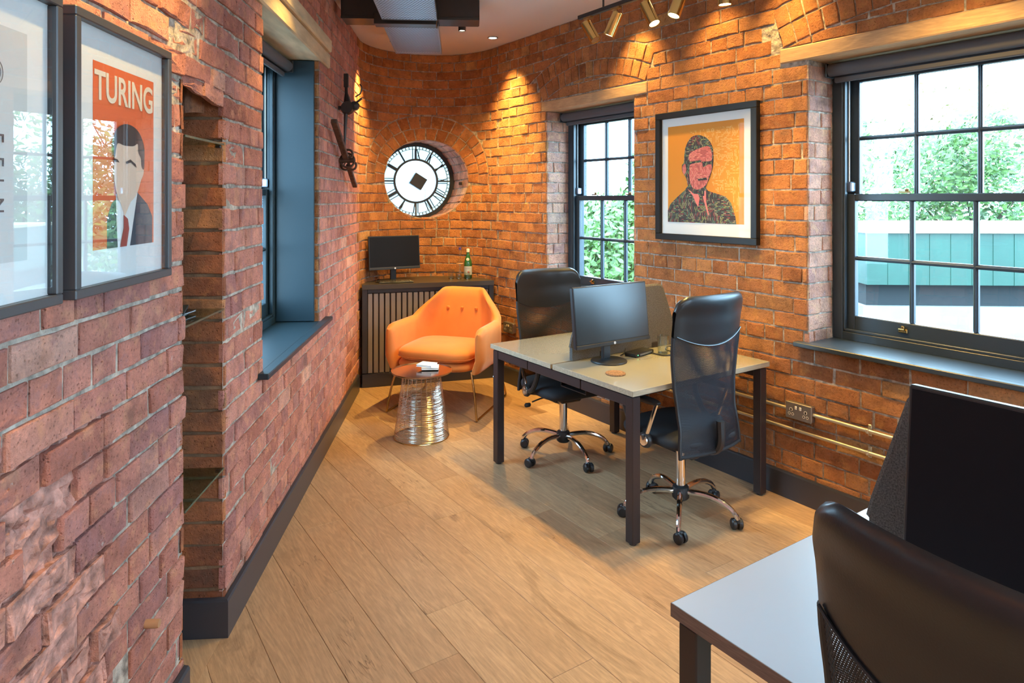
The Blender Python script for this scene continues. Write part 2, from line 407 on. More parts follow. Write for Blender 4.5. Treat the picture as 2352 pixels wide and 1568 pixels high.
# opal glass of the tower dial: lets daylight through
mo = bpy.data.materials.new('opal_glass'); mo.use_nodes = True
nt = mo.node_tree; bs = nt.nodes['Principled BSDF']; outn = [n for n in nt.nodes if n.type == 'OUTPUT_MATERIAL'][0]
trl = nt.nodes.new('ShaderNodeBsdfTranslucent'); trl.inputs[0].default_value = (0.52, 0.56, 0.54, 1)
bs.inputs['Base Color'].default_value = (0.7, 0.72, 0.72, 1); bs.inputs['Roughness'].default_value = 0.2
ms = nt.nodes.new('ShaderNodeMixShader'); ms.inputs[0].default_value = 0.75
nt.links.new(bs.outputs[0], ms.inputs[1]); nt.links.new(trl.outputs[0], ms.inputs[2]); nt.links.new(ms.outputs[0], outn.inputs['Surface'])
M['opal'] = mo
mo2 = mo.copy(); mo2.name = 'clean_opal_glass'
for n_ in mo2.node_tree.nodes:
    if n_.type == 'BSDF_TRANSLUCENT': n_.inputs[0].default_value = (0.85, 0.88, 0.88, 1)
M['opal_centre'] = mo2
# printed dash pattern of the amber portrait (flat print)
def dash_material(name, cols, bgc, scale=(1, 1, 1)):
    m = bpy.data.materials.new(name); m.use_nodes = True
    nt = m.node_tree; b = nt.nodes['Principled BSDF']; b.inputs['Roughness'].default_value = 0.6
    tc = nt.nodes.new('ShaderNodeTexCoord')
    sep = nt.nodes.new('ShaderNodeSeparateXYZ'); nt.links.new(tc.outputs['Object'], sep.inputs[0])
    # blocks choose whether the lines of type run across or up
    vor = node(nt, 'ShaderNodeTexVoronoi', Scale=17.0); vor.distance = 'CHEBYCHEV'
    nt.links.new(tc.outputs['Object'], vor.inputs['Vector'])
    bw = nt.nodes.new('ShaderNodeSeparateColor'); nt.links.new(vor.outputs['Color'], bw.inputs[0])
    gt = nt.nodes.new('ShaderNodeMath'); gt.operation = 'GREATER_THAN'; gt.inputs[1].default_value = 0.5; nt.links.new(bw.outputs[0], gt.inputs[0])
    ca = nt.nodes.new('ShaderNodeCombineXYZ'); nt.links.new(sep.outputs[0], ca.inputs[0]); nt.links.new(sep.outputs[2], ca.inputs[1])
    cb = nt.nodes.new('ShaderNodeCombineXYZ'); nt.links.new(sep.outputs[2], cb.inputs[0]); nt.links.new(sep.outputs[0], cb.inputs[1])
    mx = nt.nodes.new('ShaderNodeMix'); mx.data_type = 'VECTOR'
    nt.links.new(gt.outputs[0], mx.inputs[0]); nt.links.new(ca.outputs[0], mx.inputs[4]); nt.links.new(cb.outputs[0], mx.inputs[5])
    br = nt.nodes.new('ShaderNodeTexBrick')
    br.inputs['Scale'].default_value = 1.0; br.inputs['Brick Width'].default_value = 0.022; br.inputs['Row Height'].default_value = 0.0085
    br.inputs['Mortar Size'].default_value = 0.0016; br.inputs['Mortar'].default_value = (*bgc, 1)
    br.inputs['Color1'].default_value = (0, 0, 0, 1); br.inputs['Color2'].default_value = (1, 1, 1, 1); br.offset = 0.37
    nt.links.new(mx.outputs[1], br.inputs['Vector'])
    rp = ramp(nt, br.outputs['Color'], [(i / len(cols), c) for i, c in enumerate(cols)], 'CONSTANT')
    fin = mixrgb(nt, br.outputs['Fac'], rp, bgc)
    nt.links.new(fin, b.inputs['Base Color'])
    return m


M['dash_suit'] = dash_material('printed_lines_dark', [(0.05, 0.035, 0.03), (0.30, 0.33, 0.10), (0.07, 0.06, 0.05), (0.30, 0.06, 0.05), (0.10, 0.20, 0.12), (0.04, 0.03, 0.03), (0.35, 0.30, 0.16)], (0.03, 0.02, 0.02))
M['dash_face'] = dash_material('printed_lines_pink', [(0.80, 0.22, 0.17), (0.70, 0.15, 0.12), (0.85, 0.33, 0.22), (0.45, 0.09, 0.07), (0.80, 0.25, 0.2)], (0.55, 0.12, 0.08))
M['dash_amber'] = dash_material('printed_lines_amber', [(0.73, 0.29, 0.01), (0.80, 0.42, 0.08), (0.73, 0.28, 0.01), (0.80, 0.46, 0.12)], (0.72, 0.26, 0.004))
M['pr_amber'] = mat('print_amber', (0.72, 0.26, 0.004), 0.6)
M['pr_pink'] = mat('print_pink', (0.85, 0.22, 0.17), 0.6)


# ------------------------------------------------------------------ mesh helpers
class MB:
    def __init__(self, mtx=None):
        self.v = []; self.f = []; self.m = mtx or Matrix()
        self.uv = None

    def P(self, p):
        self.v.append(tuple(self.m @ Vector(p))); return len(self.v) - 1

    def face(self, idx):
        self.f.append(tuple(idx))

    def box(self, c, s, ch=0.0, rot=None):
        """chamfered box: centre c, full size s"""
        hx, hy, hz = s[0] / 2, s[1] / 2, s[2] / 2
        R = rot or Matrix.Identity(3)
        C = Vector(c)
        if ch <= 0:
            ids = {}
            for a in (-1, 1):
                for b in (-1, 1):
                    for d in (-1, 1):
                        ids[a, b, d] = self.P(C + R @ Vector((a * hx, b * hy, d * hz)))
            g = lambda *k: [ids[q] for q in k]
            self.f += [tuple(g((-1, -1, -1), (-1, 1, -1), (1, 1, -1), (1, -1, -1))), tuple(g((-1, -1, 1), (1, -1, 1), (1, 1, 1), (-1, 1, 1))),
                       tuple(g((-1, -1, -1), (1, -1, -1), (1, -1, 1), (-1, -1, 1))), tuple(g((1, 1, -1), (-1, 1, -1), (-1, 1, 1), (1, 1, 1))),
                       tuple(g((-1, 1, -1), (-1, -1, -1), (-1, -1, 1), (-1, 1, 1))), tuple(g((1, -1, -1), (1, 1, -1), (1, 1, 1), (1, -1, 1)))]
            return
        ch = min(ch, hx * 0.98, hy * 0.98, hz * 0.98)
        ids = {}; loc = {}
        for a in (-1, 1):
            for b in (-1, 1):
                for d in (-1, 1):
                    for ax in range(3):
                        p = [a * (hx - ch), b * (hy - ch), d * (hz - ch)]
                        p[ax] = (a * hx, b * hy, d * hz)[ax]
                        loc[a, b, d, ax] = Vector(p)
                        ids[a, b, d, ax] = self.P(C + R @ Vector(p))

        def add(keys):
            pts = [loc[k] for k in keys]
            n = (pts[1] - pts[0]).cross(pts[2] - pts[0])
            cen = sum(pts, Vector()) / len(pts)
            if n.dot(cen) < 0: keys = keys[::-1]
            self.f.append(tuple(ids[k] for k in keys))
        for s_ in (-1, 1):
            add([(s_, -1, -1, 0), (s_, 1, -1, 0), (s_, 1, 1, 0), (s_, -1, 1, 0)])
            add([(-1, s_, -1, 1), (1, s_, -1, 1), (1, s_, 1, 1), (-1, s_, 1, 1)])
            add([(-1, -1, s_, 2), (1, -1, s_, 2), (1, 1, s_, 2), (-1, 1, s_, 2)])
        for a in (-1, 1):
            for b in (-1, 1):
                add([(a, b, -1, 0), (a, b, 1, 0), (a, b, 1, 1), (a, b, -1, 1)])
                add([(a, -1, b, 0), (a, 1, b, 0), (a, 1, b, 2), (a, -1, b, 2)])
                add([(-1, a, b, 1), (1, a, b, 1), (1, a, b, 2), (-1, a, b, 2)])
                for d in (-1, 1):
                    add([(a, b, d, 0), (a, b, d, 1), (a, b, d, 2)])

    def bx(self, x0, x1, y0, y1, z0, z1, ch=0.0):
        self.box(((x0 + x1) / 2, (y0 + y1) / 2, (z0 + z1) / 2), (abs(x1 - x0), abs(y1 - y0), abs(z1 - z0)), ch)

    def tube(self, pts, r, n=8, caps=True, closed=False):
        """tube along points, radius r or list"""
        pts = [Vector(p) for p in pts]
        N = len(pts)
        rs = r if isinstance(r, (list, tuple)) else [r] * N
        rings = []
        up = None
        for i, p in enumerate(pts):
            if closed: t = pts[(i + 1) % N] - pts[i - 1]
            else: t = pts[min(i + 1, N - 1)] - pts[max(i - 1, 0)]
            if t.length < 1e-9: t = Vector((0, 0, 1))
            t.normalize()
            if up is None:
                up = Vector((0, 0, 1)) if abs(t.z) < 0.9 else Vector((1, 0, 0))
            a = t.cross(up)
            if a.length < 1e-6: a = t.cross(Vector((0, 1, 0)))
            a.normalize(); b = a.cross(t).normalized(); up = b
            rings.append([self.P(p + a * math.cos(2 * PI * k / n) * rs[i] + b * math.sin(2 * PI * k / n) * rs[i]) for k in range(n)])
        rng = range(N) if closed else range(N - 1)
        for i in rng:
            A, B = rings[i], rings[(i + 1) % N]
            for k in range(n):
                self.f.append((A[k], B[k], B[(k + 1) % n], A[(k + 1) % n]))
        if caps and not closed:
            self.f.append(tuple(rings[0])); self.f.append(tuple(rings[-1][::-1]))

    def lathe(self, prof, n=24, c=(0, 0, 0), axis='z', closed_top=True):
        """prof: (r, h) list along the axis"""
        rings = []
        cx, cy, cz = c
        for r, h in prof:
            ring = []
            for k in range(n):
                a = 2 * PI * k / n
                if axis == 'z': p = (cx + r * math.cos(a), cy + r * math.sin(a), cz + h)
                elif axis == 'y': p = (cx + r * math.cos(a), cy + h, cz - r * math.sin(a))
                else: p = (cx + h, cy + r * math.cos(a), cz + r * math.sin(a))
                ring.append(self.P(p))
            rings.append(ring)
        for A, B in zip(rings, rings[1:]):
            for k in range(n):
                self.f.append((A[k], A[(k + 1) % n], B[(k + 1) % n], B[k]))
        if closed_top:
            self.f.append(tuple(rings[0][::-1])); self.f.append(tuple(rings[-1]))

    def prism(self, poly, y0, y1, plane='xz'):
        """extrude polygon in plane between two depths"""
        def q(a, b, d):
            return (a, d, b) if plane == 'xz' else ((a, b, d) if plane == 'xy' else (d, a, b))
        A = [self.P(q(a, b, y0)) for a, b in poly]; B = [self.P(q(a, b, y1)) for a, b in poly]
        n = len(poly)
        self.f.append(tuple(A)); self.f.append(tuple(B[::-1]))
        for i in range(n):
            self.f.append((A[i], B[i], B[(i + 1) % n], A[(i + 1) % n]))

    def grid(self, fn, nu, nv, closed_u=False):
        ids = [[self.P(fn(i / nu, j / nv)) for j in range(nv + 1)] for i in range(nu + (0 if closed_u else 1))]
        L = len(ids)
        for i in range(nu):
            for j in range(nv):
                self.f.append((ids[i][j], ids[(i + 1) % L][j], ids[(i + 1) % L][j + 1], ids[i][j + 1]))
        return ids

    def build(self, name, material, parent=None, smooth=True, fix=True, angle=35, loc=None):
        me = bpy.data.meshes.new(name)
        me.from_pydata(self.v, [], self.f)
        me.update()
        if fix:
            bm = bmesh.new(); bm.from_mesh(me)
            bmesh.ops.recalc_face_normals(bm, faces=bm.faces)
            bm.to_mesh(me); bm.free()
        if smooth:
            me.shade_smooth()
            me.set_sharp_from_angle(angle=math.radians(angle))
        me.materials.append(material if not isinstance(material, str) else M[material])
        o = bpy.data.objects.new(name, me); COL.objects.link(o)
        if parent: o.parent = parent
        if loc: o.location = loc
        return o


def empty(name, loc=(0, 0, 0), rz=0.0):
    o = bpy.data.objects.new(name, None); COL.objects.link(o)
    o.location = loc; o.rotation_euler = (0, 0, rz); o.empty_display_size = 0.1
    return o


def tag(o, label=None, cat=None, group=None, kind=None):
    if label: o['label'] = label
    if cat: o['category'] = cat
    if group: o['group'] = group
    if kind: o['kind'] = kind
    return o


def copy_tree(o, parent=None):
    c = o.copy(); COL.objects.link(c); c.parent = parent
    for ch in list(o.children): copy_tree(ch, c)
    return c


def text_mesh(body, size, extrude=0.0004, offset=0.0, sx=1.0, spacing=1.0):
    cu = bpy.data.curves.new('lettering', 'FONT'); cu.body = body; cu.size = size; cu.extrude = extrude; cu.offset = offset
    cu.space_character = spacing
    cu.align_x = 'CENTER'; cu.align_y = 'CENTER'
    to = bpy.data.objects.new('lettering', cu); COL.objects.link(to)
    dg = bpy.context.evaluated_depsgraph_get()
    me = bpy.data.meshes.new_from_object(to.evaluated_get(dg))
    bpy.data.objects.remove(to)
    for v in me.vertices: v.co.x *= sx
    return me


def text_obj(name, body, size, material, parent, loc, rot=(PI / 2, 0, 0), **k):
    me = text_mesh(body, size, **k)
    me.materials.clear(); me.materials.append(M[material])
    o = bpy.data.objects.new(name, me); COL.objects.link(o); o.parent = parent
    o.location = loc; o.rotation_euler = rot
    return o


def smooth_path(pts, n=6):
    """Catmull-Rom resampling"""
    P_ = [Vector(p) for p in pts]
    P_ = [P_[0] * 2 - P_[1]] + P_ + [P_[-1] * 2 - P_[-2]]
    out = []
    for i in range(1, len(P_) - 2):
        a, b, c, d = P_[i - 1:i + 3]
        for k in range(n):
            t = k / n
            out.append(0.5 * ((2 * b) + (c - a) * t + (2 * a - 5 * b + 4 * c - d) * t * t + (-a + 3 * b - 3 * c + d) * t ** 3))
    out.append(P_[-2])
    return out


# ------------------------------------------------------------------ brickwork
CO = 0.0835       # course height
BL = 0.240; BH = 0.120; JT = 0.0085


def clip_half(poly, nx, nz, d):
    """keep points with nx*x+nz*z >= d"""
    out = []
    for i in range(len(poly)):
        a, b = poly[i], poly[(i + 1) % len(poly)]
        da = nx * a[0] + nz * a[1] - d; db = nx * b[0] + nz * b[1] - d
        if da >= 0: out.append(a)
        if da * db < 0:
            t = da / (da - db); out.append((a[0] + (b[0] - a[0]) * t, a[1] + (b[1] - a[1]) * t))
    return out


def poly_area(p):
    return 0.5 * sum(p[i][0] * p[(i + 1) % len(p)][1] - p[(i + 1) % len(p)][0] * p[i][1] for i in range(len(p)))


def bond_cells(x0, x1, z0, z1, phase=0.0, rowseed=0):
    """English garden wall bond: rows of stretchers with a header row every fourth"""
    out = []
    r0 = int(math.floor(z0 / CO)); r1 = int(math.ceil(z1 / CO))
    for r in range(r0, r1):
        header = (r % 4 == 2)
        L = BH if header else BL
        off = phase + (0.06 if header else (0.12 if r % 2 else 0.0)) + random.uniform(-0.012, 0.012)
        i0 = int(math.floor((x0 - off) / L)); i1 = int(math.ceil((x1 - off) / L))
        for i in range(i0, i1):
            a = off + i * L; b = a + L
            parts = [(a, b)]
            if not header and random.random() < 0.10: parts = [(a, (a + b) / 2), ((a + b) / 2, b)]
            for (p_, q_) in parts:
                p_, q_ = max(p_, x0), min(q_, x1)
                za, zb = max(r * CO, z0), min((r + 1) * CO, z1)
                if q_ - p_ > 0.035 and zb - za > 0.03:
                    out.append((p_ + JT / 2, q_ - JT / 2, za + JT / 2, zb - JT / 2))
    return out


def cut_rects(cells, openings):
    out = []
    for c in cells:
        todo = [c]
        for (ox0, ox1, oz0, oz1) in openings:
            nxt = []
            for (a, b, c0, c1) in todo:
                if b <= ox0 or a >= ox1 or c1 <= oz0 or c0 >= oz1:
                    nxt.append((a, b, c0, c1)); continue
                if a < ox0: nxt.append((a, ox0, c0, c1)); 
                if b > ox1: nxt.append((ox1, b, c0, c1))
                aa, bb = max(a, ox0), min(b, ox1)
                if c0 < oz0: nxt.append((aa, bb, c0, oz0))
                if c1 > oz1: nxt.append((aa, bb, oz1, c1))
            todo = nxt
        out += [t for t in todo if t[1] - t[0] > 0.022 and t[3] - t[2] > 0.02]
    return out


def rect_poly(c):
    a, b, c0, c1 = c
    return [(a, c0), (b, c0), (b, c1), (a, c1)]


def ring_cells(cx, cz, r1, r2, a0, a1, n, sx=1.0):
    out = []
    for i in range(n):
        t0 = a0 + (a1 - a0) * i / n; t1 = a0 + (a1 - a0) * (i + 1) / n
        g = JT / 2 / ((r1 + r2) / 2)
        t0 += g; t1 -= g
        P4 = [(cx + sx * (r1 + JT / 2) * math.cos(t), cz + (r1 + JT / 2) * math.sin(t)) for t in (t0, t1)]
        Q4 = [(cx + sx * (r2 - JT / 2) * math.cos(t), cz + (r2 - JT / 2) * math.sin(t)) for t in (t1, t0)]
        p_ = P4 + Q4
        if poly_area(p_) < 0: p_ = p_[::-1]
        out.append(p_)
    return out


def brick_geo(poly, fmap, rough=1.0, proud=0.0, spall=0.0):
    """one brick with worn edges. poly in the wall plane, fmap(a, depth, z) -> local point. depth>0 goes into the wall"""
    # subdivide long edges
    pts = []
    n0 = len(poly)
    for i in range(n0):
        a, b = poly[i], poly[(i + 1) % n0]
        pts.append(a)
        L = math.hypot(b[0] - a[0], b[1] - a[1])
        if L > 0.09 and n0 <= 5:
            k = 2 if L > 0.17 else 1
            for j in range(1, k + 1):
                pts.append((a[0] + (b[0] - a[0]) * j / (k + 1), a[1] + (b[1] - a[1]) * j / (k + 1)))
    cx = sum(p[0] for p in pts) / len(pts); cz = sum(p[1] for p in pts) / len(pts)
    n = len(pts)
    j = 0.0016 * rough
    out = []
    for (a, z) in pts:
        out.append((a + random.uniform(-j, j), z + random.uniform(-j, j)))
    ins = 0.0026 + 0.002 * random.random()
    front = -proud + random.uniform(-0.0026, 0.0026) * rough
    tiltx = random.uniform(-1, 1) * 0.014 * rough; tiltz = random.uniform(-1, 1) * 0.02 * rough
    V = []; F = []
    for (a, z) in out: V.append(fmap(a, 0.022, z))
    for (a, z) in out: V.append(fmap(a, front + 0.0030 + random.uniform(0, 0.0015) * rough, z))
    for (a, z) in out:
        dx, dz = cx - a, cz - z
        L = math.hypot(dx, dz) or 1
        k = min(ins * (1 + random.random() * rough), L * 0.4)
        V.append(fmap(a + dx / L * k, front + (a - cx) * tiltx + (z - cz) * tiltz + spall * random.uniform(0, 1), z + dz / L * k))
    rings = 3
    if spall > 0:
        for f_ in (0.35, 0.68):
            for (a, z) in out:
                g_ = f_ + random.uniform(-.10, .10)
                V.append(fmap(a + (cx - a) * g_, front + spall * random.uniform(0, 1), z + (cz - z) * g_))
            rings += 1
    V.append(fmap(cx + random.uniform(-.01, .01), front + random.uniform(-0.001, 0.0015) + spall * random.uniform(0.0, 1.0), cz))
    for i in range(n):
        k = (i + 1) % n
        for r_ in range(rings - 1):
            F.append((r_ * n + i, r_ * n + k, (r_ + 1) * n + k, (r_ + 1) * n + i))
        F.append(((rings - 1) * n + i, (rings - 1) * n + k, rings * n))
    return V, F


def screen_size(P_):
    """rough size in the photograph, 0 when outside it"""
    if P_.y < 0.3: return 0
    u = 1176 + P_.x / P_.y * 1540; v = 457 - (P_.z - 1.62) / P_.y * 1540
    if u < -60 or u > 2410 or v < -60 or v > 1630: return 0
    return 1.0 / P_.y ** 2


def lay_bricks(root, entries, limit=296):
    """entries: dict(poly, fmap, normal(local), mat, rough, proud, spall). Largest in view become brick parts, the rest one part"""
    mw = Matrix.Translation(root.location) @ root.rotation_euler.to_matrix().to_4x4()
    camp = Vector((0, 0, 1.62))
    sc_ = []
    for e in entries:
        cx = sum(p[0] for p in e['poly']) / len(e['poly']); cz = sum(p[1] for p in e['poly']) / len(e['poly'])
        Pm = mw @ Vector(e['fmap'](cx, 0, cz)); Pn = mw @ Vector(e['fmap'](cx, -0.05, cz))
        nrm = (Pn - Pm).normalized(); d = camp - Pm
        f = max(0, nrm.dot(d.normalized()))
        sc_.append(screen_size(Pm) * f * abs(poly_area(e['poly'])))
    order = sorted(range(len(entries)), key=lambda i: -sc_[i])
    single = [i for i in order[:limit] if sc_[i] > 0]
    sset = set(single)
    rest = {}
    for i, e in enumerate(entries):
        V, F = brick_geo(e['poly'], e['fmap'], e.get('rough', 1), e.get('proud', 0), e.get('spall', 0))
        if i in sset:
            me = bpy.data.meshes.new('brick'); me.from_pydata([tuple(v) for v in V], [], F); me.materials.append(M[e['mat']])
            o = bpy.data.objects.new('brick', me); COL.objects.link(o); o.parent = root
        else:
            R = rest.setdefault('all', ([], [], []))
            b = len(R[0]); R[0].extend(tuple(v) for v in V); R[1].extend(tuple(k + b for k in f) for f in F)
            R[2].extend([e['mat']] * len(F))
    for k, (V, F, mats) in rest.items():
        me = bpy.data.meshes.new('brickwork'); me.from_pydata(V, [], F)
        names = sorted(set(mats))
        for nm in names: me.materials.append(M[nm])
        me.polygons.foreach_set('material_index', [names.index(x) for x in mats])
        o = bpy.data.objects.new('brickwork', me); COL.objects.link(o); o.parent = root; o['kind'] = 'stuff'


def mortar_flat(root, x0, x1, z0, z1, openings, depth=0.0065):
    xs = sorted(set([x0, x1] + [v for o in openings for v in o[:2] if x0 < v < x1]))
    zs = sorted(set([z0, z1] + [v for o in openings for v in o[2:] if z0 < v < z1]))
    mb = MB()
    for a, b in zip(xs, xs[1:]):
        for c, d in zip(zs, zs[1:]):
            mx_, mz = (a + b) / 2, (c + d) / 2
            if any(o[0] < mx_ < o[1] and o[2] < mz < o[3] for o in openings): continue
            i = [mb.P(p) for p in ((a, depth, c), (b, depth, c), (b, depth, d), (a, depth, d))]
            mb.face(i)
    return mb.build('mortar', 'mortar', root, smooth=False, fix=False)


flat = lambda a, d, z: (a, d, z)

TRp = ARC_C + Vector((math.sin(A0), math.cos(A0), 0)) * ARC_R; TLp = ARC_C + Vector((math.sin(A1), math.cos(A1), 0)) * ARC_R
XR = -TRp.dot(DR); XL = (TLp - ORG_L).dot(DL)


def tooth(cells, at, side):
    """odd courses stop 12 cm short of the joint so that neighbouring walls interlock"""
    out = []
    for (a, b, c, d) in cells:
        r = int(((c + d) / 2) // CO)
        lim = at + side * (-0.12 if r % 2 else 0.0)
        if side < 0: a = max(a, lim + JT / 2)
        else: b = min(b, lim - JT / 2)
        if b - a > 0.03: out.append((a, b, c, d))
    return out


# ---- right wall
wr = tag(empty('wall_right', ORG_R, ROT_R), kind='structure')
OPEN_R = [(-4.373, -3.373, 0.85, 2.335), (-2.071, -0.72, 0.85, 2.36), (0.30, 1.65, 0.85, 2.36)]
LINT_R = [(-4.44, -3.245, 2.335, 2.415), (-2.235, -0.55, 2.36, 2.44), (0.15, 1.8, 2.36, 2.44)]
ents = []
cells = cut_rects(tooth(bond_cells(XR - .05, 3.2, 0.0, H), XR, -1), [(a - JT / 2, b + JT / 2, c - 0.002, d + 0.004) for a, b, c, d in OPEN_R + LINT_R])
arches = []
for (a, b, c, d) in LINT_R:
    half = (b - a) / 2 * 0.98; rise = 0.12
    R_ = (half * half + rise * rise) / (2 * rise)
    arches.append(((a + b) / 2, d + rise - R_, R_, math.asin(half / R_)))
for c in cells:
    P4 = rect_poly(c)
    cx, cz = (c[0] + c[1]) / 2, (c[2] + c[3]) / 2
    keep = True
    for (ax, az, R_, ang) in arches:
        R2 = R_ + 0.235
        dx, dz = cx - ax, cz - az
        if dz <= 0 or abs(math.atan2(dx, dz)) > ang + 0.02: continue
        if cz < az + R_ * math.cos(ang) - 0.05: continue
        L = math.hypot(dx, dz)
        if L < R_ + 0.02:       # infill under the arch
            P4 = clip_half(P4, -dx / L, -dz / L, -((R_ - JT / 2) + (ax * dx + az * dz) / L))
        elif L < R2 + 0.06:
            P4 = clip_half(P4, dx / L, dz / L, R2 + JT / 2 + (ax * dx + az * dz) / L)
        if len(P4) < 3 or abs(poly_area(P4)) < 0.0008: keep = False; break
    if keep: ents.append(dict(poly=P4, fmap=flat, mat='brick', rough=1.5))
for (ax, az, R_, ang) in arches:
    for k in range(2):
        ra, rb = R_ + 0.1175 * k, R_ + 0.1175 * (k + 1)
        n = int(2 * ang * (ra + rb) / 2 / 0.082)
        for p4 in ring_cells(ax, az, ra, rb, PI / 2 - ang, PI / 2 + ang, n):
            p4 = clip_half(p4, 0, -1, -(H - 0.003))
            if len(p4) > 2: ents.append(dict(poly=p4, fmap=flat, mat='brick', rough=1.3, proud=0.001))
for (a, b, c, d) in OPEN_R:           # reveals
    for side, xx in ((1, a), (-1, b)):
        fm = (lambda xx, side: (lambda q, dep, z: (xx - side * dep, q, z)))(xx, side)
        for cc in bond_cells(0.0, 0.235, c, d, phase=-0.115 if side == 1 else -0.05):
            ents.append(dict(poly=rect_poly((max(cc[0], 0.004), cc[1], cc[2], cc[3])), fmap=fm, mat='brick_reveal', rough=1.6))
lay_bricks(wr, ents)
mortar_flat(wr, -5.26, 3.2, 0, H, OPEN_R)
mb = MB()
for (a, b, c, d) in OPEN_R:
    for xx, s_ in ((a, -1), (b, 1)):
        mb.face([mb.P(p) for p in ((xx + s_ * .0075, .0075, c), (xx + s_ * .0075, .40, c), (xx + s_ * .0075, .40, d), (xx + s_ * .0075, .0075, d))])
    mb.face([mb.P(p) for p in ((a, .0075, c), (b, .0075, c), (b, .40, c), (a, .40, c))])
mb.build('reveal_mortar', 'mortar', wr, smooth=False, fix=False)
for (a, b, c, d), (oa, ob, oc, od) in zip(LINT_R, OPEN_R):
    l = MB(); l.bx(a, b, -0.006, 0.40, c, d, 0.006); l.build('lintel', 'lintel', wr)

# ---- left wall
JT = 0.0115
wl = tag(empty('wall_left', ORG_L, ROT_L), kind='structure')
WIN_L = (3.054, 4.247, 0.85, 2.48)
NICHE = (2.202, 2.565, 0.0, 2.02)
LINT_L = (2.85, 4.51, 2.48, 2.66)
ents = []
cells = cut_rects(tooth(bond_cells(-3.0, XL + .05, 0.0, H, phase=0.05), XL, 1), [(WIN_L[0] - JT / 2, WIN_L[1] + JT / 2, .848, 2.48), (NICHE[0], NICHE[1], -1, 2.02), (2.85, 4.51, 2.478, 2.665)])
for c in cells:
    cx, cz = (c[0] + c[1]) / 2, (c[2] + c[3]) / 2
    near = cx < 2.7
    e = dict(poly=rect_poly(c), fmap=flat, mat='brick_worn' if cx < 2.9 else 'brick_left', rough=1.2 if near else 1.0)
    xc = 1.57 + 0.10 * math.sin(cz * 5.0) + 0.05 * (1.0 - cz)
    if 0.25 < cz < 1.10 and abs(cx - xc) < 0.10:
        if random.random() < 0.42: continue
        e['mat'] = 'broken'; e['spall'] = 0.012; e['rough'] = 3.5; e['proud'] = 0.005
    elif near and (abs(cx - NICHE[0]) < 0.13 or abs(cx - NICHE[1]) < 0.13):
        e['rough'] = 2.8
        a, b, z0_, z1_ = c
        j_ = random.uniform(-0.022, 0.012)
        if abs(b - NICHE[0]) < 0.02: e['poly'] = [(a, z0_), (b + j_, z0_), (b + j_ * .6, z1_), (a, z1_)]
        if abs(a - NICHE[1]) < 0.02: e['poly'] = [(a - j_ * .4, z0_), (b, z0_), (b, z1_), (a - j_ * .6, z1_)]
        if random.random() < 0.35: e['spall'] = 0.007
    elif random.random() < (0.06 if near else 0.03):
        e['spall'] = 0.005; e['rough'] = 2.2
    ents.append(e)
# niche side faces and back
ND = 0.32
for xx, side in ((NICHE[1], -1), (NICHE[0], 1)):
    fm = (lambda xx, side: (lambda q, dep, z: (xx - side * dep, q, z)))(xx, side)
    for r in range(int(2.02 / CO) + 1):
        cut = random.choice((0.215, 0.205, 0.165, 0.22)); zb_ = min(2.02, (r + 1) * CO)
        for (qa, qb) in ((0.004, cut), (cut + JT, ND)):
            ents.append(dict(poly=rect_poly((qa, qb, r * CO + JT / 2, zb_ - JT / 2)), fmap=fm, mat='brick_niche', rough=1.6))
for cc in bond_cells(NICHE[0], NICHE[1], 0, 2.02):
    ents.append(dict(poly=rect_poly(cc), fmap=lambda q, dep, z: (q, ND + dep, z), mat='brick_niche', rough=1.6))
# corbelled, broken bricks closing the niche head
for k in range(2):
    x0_ = NICHE[0] + 0.004 + k * 0.180
    dz = -0.012 * k
    ents.append(dict(poly=[(x0_, 1.99 + dz), (x0_ + .170, 1.970 + dz), (x0_ + .172, 2.05), (x0_, 2.05)], fmap=flat, mat='brick_worn', rough=3, spall=0.008))
    ents.append(dict(poly=[(x0_, 1.93 + dz), (x0_ + .168, 1.945 + dz), (x0_ + .170, 2.03), (x0_, 2.03)], fmap=lambda q, dep, z: (q, 0.07 + dep, z), mat='brick_niche', rough=3, spall=0.008))
# window reveal strip bricks
for xx, side in ((WIN_L[1], -1), (WIN_L[0], 1)):
    fm = (lambda xx, side: (lambda q, dep, z: (xx - side * dep, q, z)))(xx, side)
    for cc in bond_cells(0.004, 0.235, WIN_L[2], WIN_L[3], phase=-0.12):
        ents.append(dict(poly=rect_poly(cc), fmap=fm, mat='brick', rough=1.6))
lay_bricks(wl, ents)
mortar_flat(wl, -3.0, 5.90, 0, H, [WIN_L, NICHE, (1.36, 1.78, 0.22, 1.14)], 0.0085)
rub = MB()
rub.grid(lambda u, v: (1.36 + .42 * u, 0.0085 if u in (0, 1) or v in (0, 1) else 0.010 + 0.022 * random.random() ** 1.5, 0.22 + .92 * v), 26, 56)
rub.build('rubble_chase', 'broken', wl, smooth=False, fix=False)
mb = MB()
for xx in (NICHE[0] - .0075, NICHE[1] + .0075):
    mb.face([mb.P(p) for p in ((xx, .0075, 0), (xx, ND + .01, 0), (xx, ND + .01, 2.05), (xx, .0075, 2.05))])
mb.face([mb.P(p) for p in ((NICHE[0] - .01, ND + .0075, 0), (NICHE[1] + .01, ND + .0075, 0), (NICHE[1] + .01, ND + .0075, 2.05), (NICHE[0] - .01, ND + .0075, 2.05))])
mb.face([mb.P(p) for p in ((NICHE[0] - .01, 0.007, 2.03), (NICHE[1] + .01, .007, 2.03), (NICHE[1] + .01, ND + .01, 2.03), (NICHE[0] - .01, ND + .01, 2.03))])
mb.build('niche_mortar', 'mortar_dark', wl, smooth=False, fix=False)
mb = MB()
for xx in (WIN_L[0] - .0075, WIN_L[1] + .0075):
    mb.face([mb.P(p) for p in ((xx, .0075, .84), (xx, .42, .84), (xx, .42, 2.5), (xx, .0075, 2.5))])
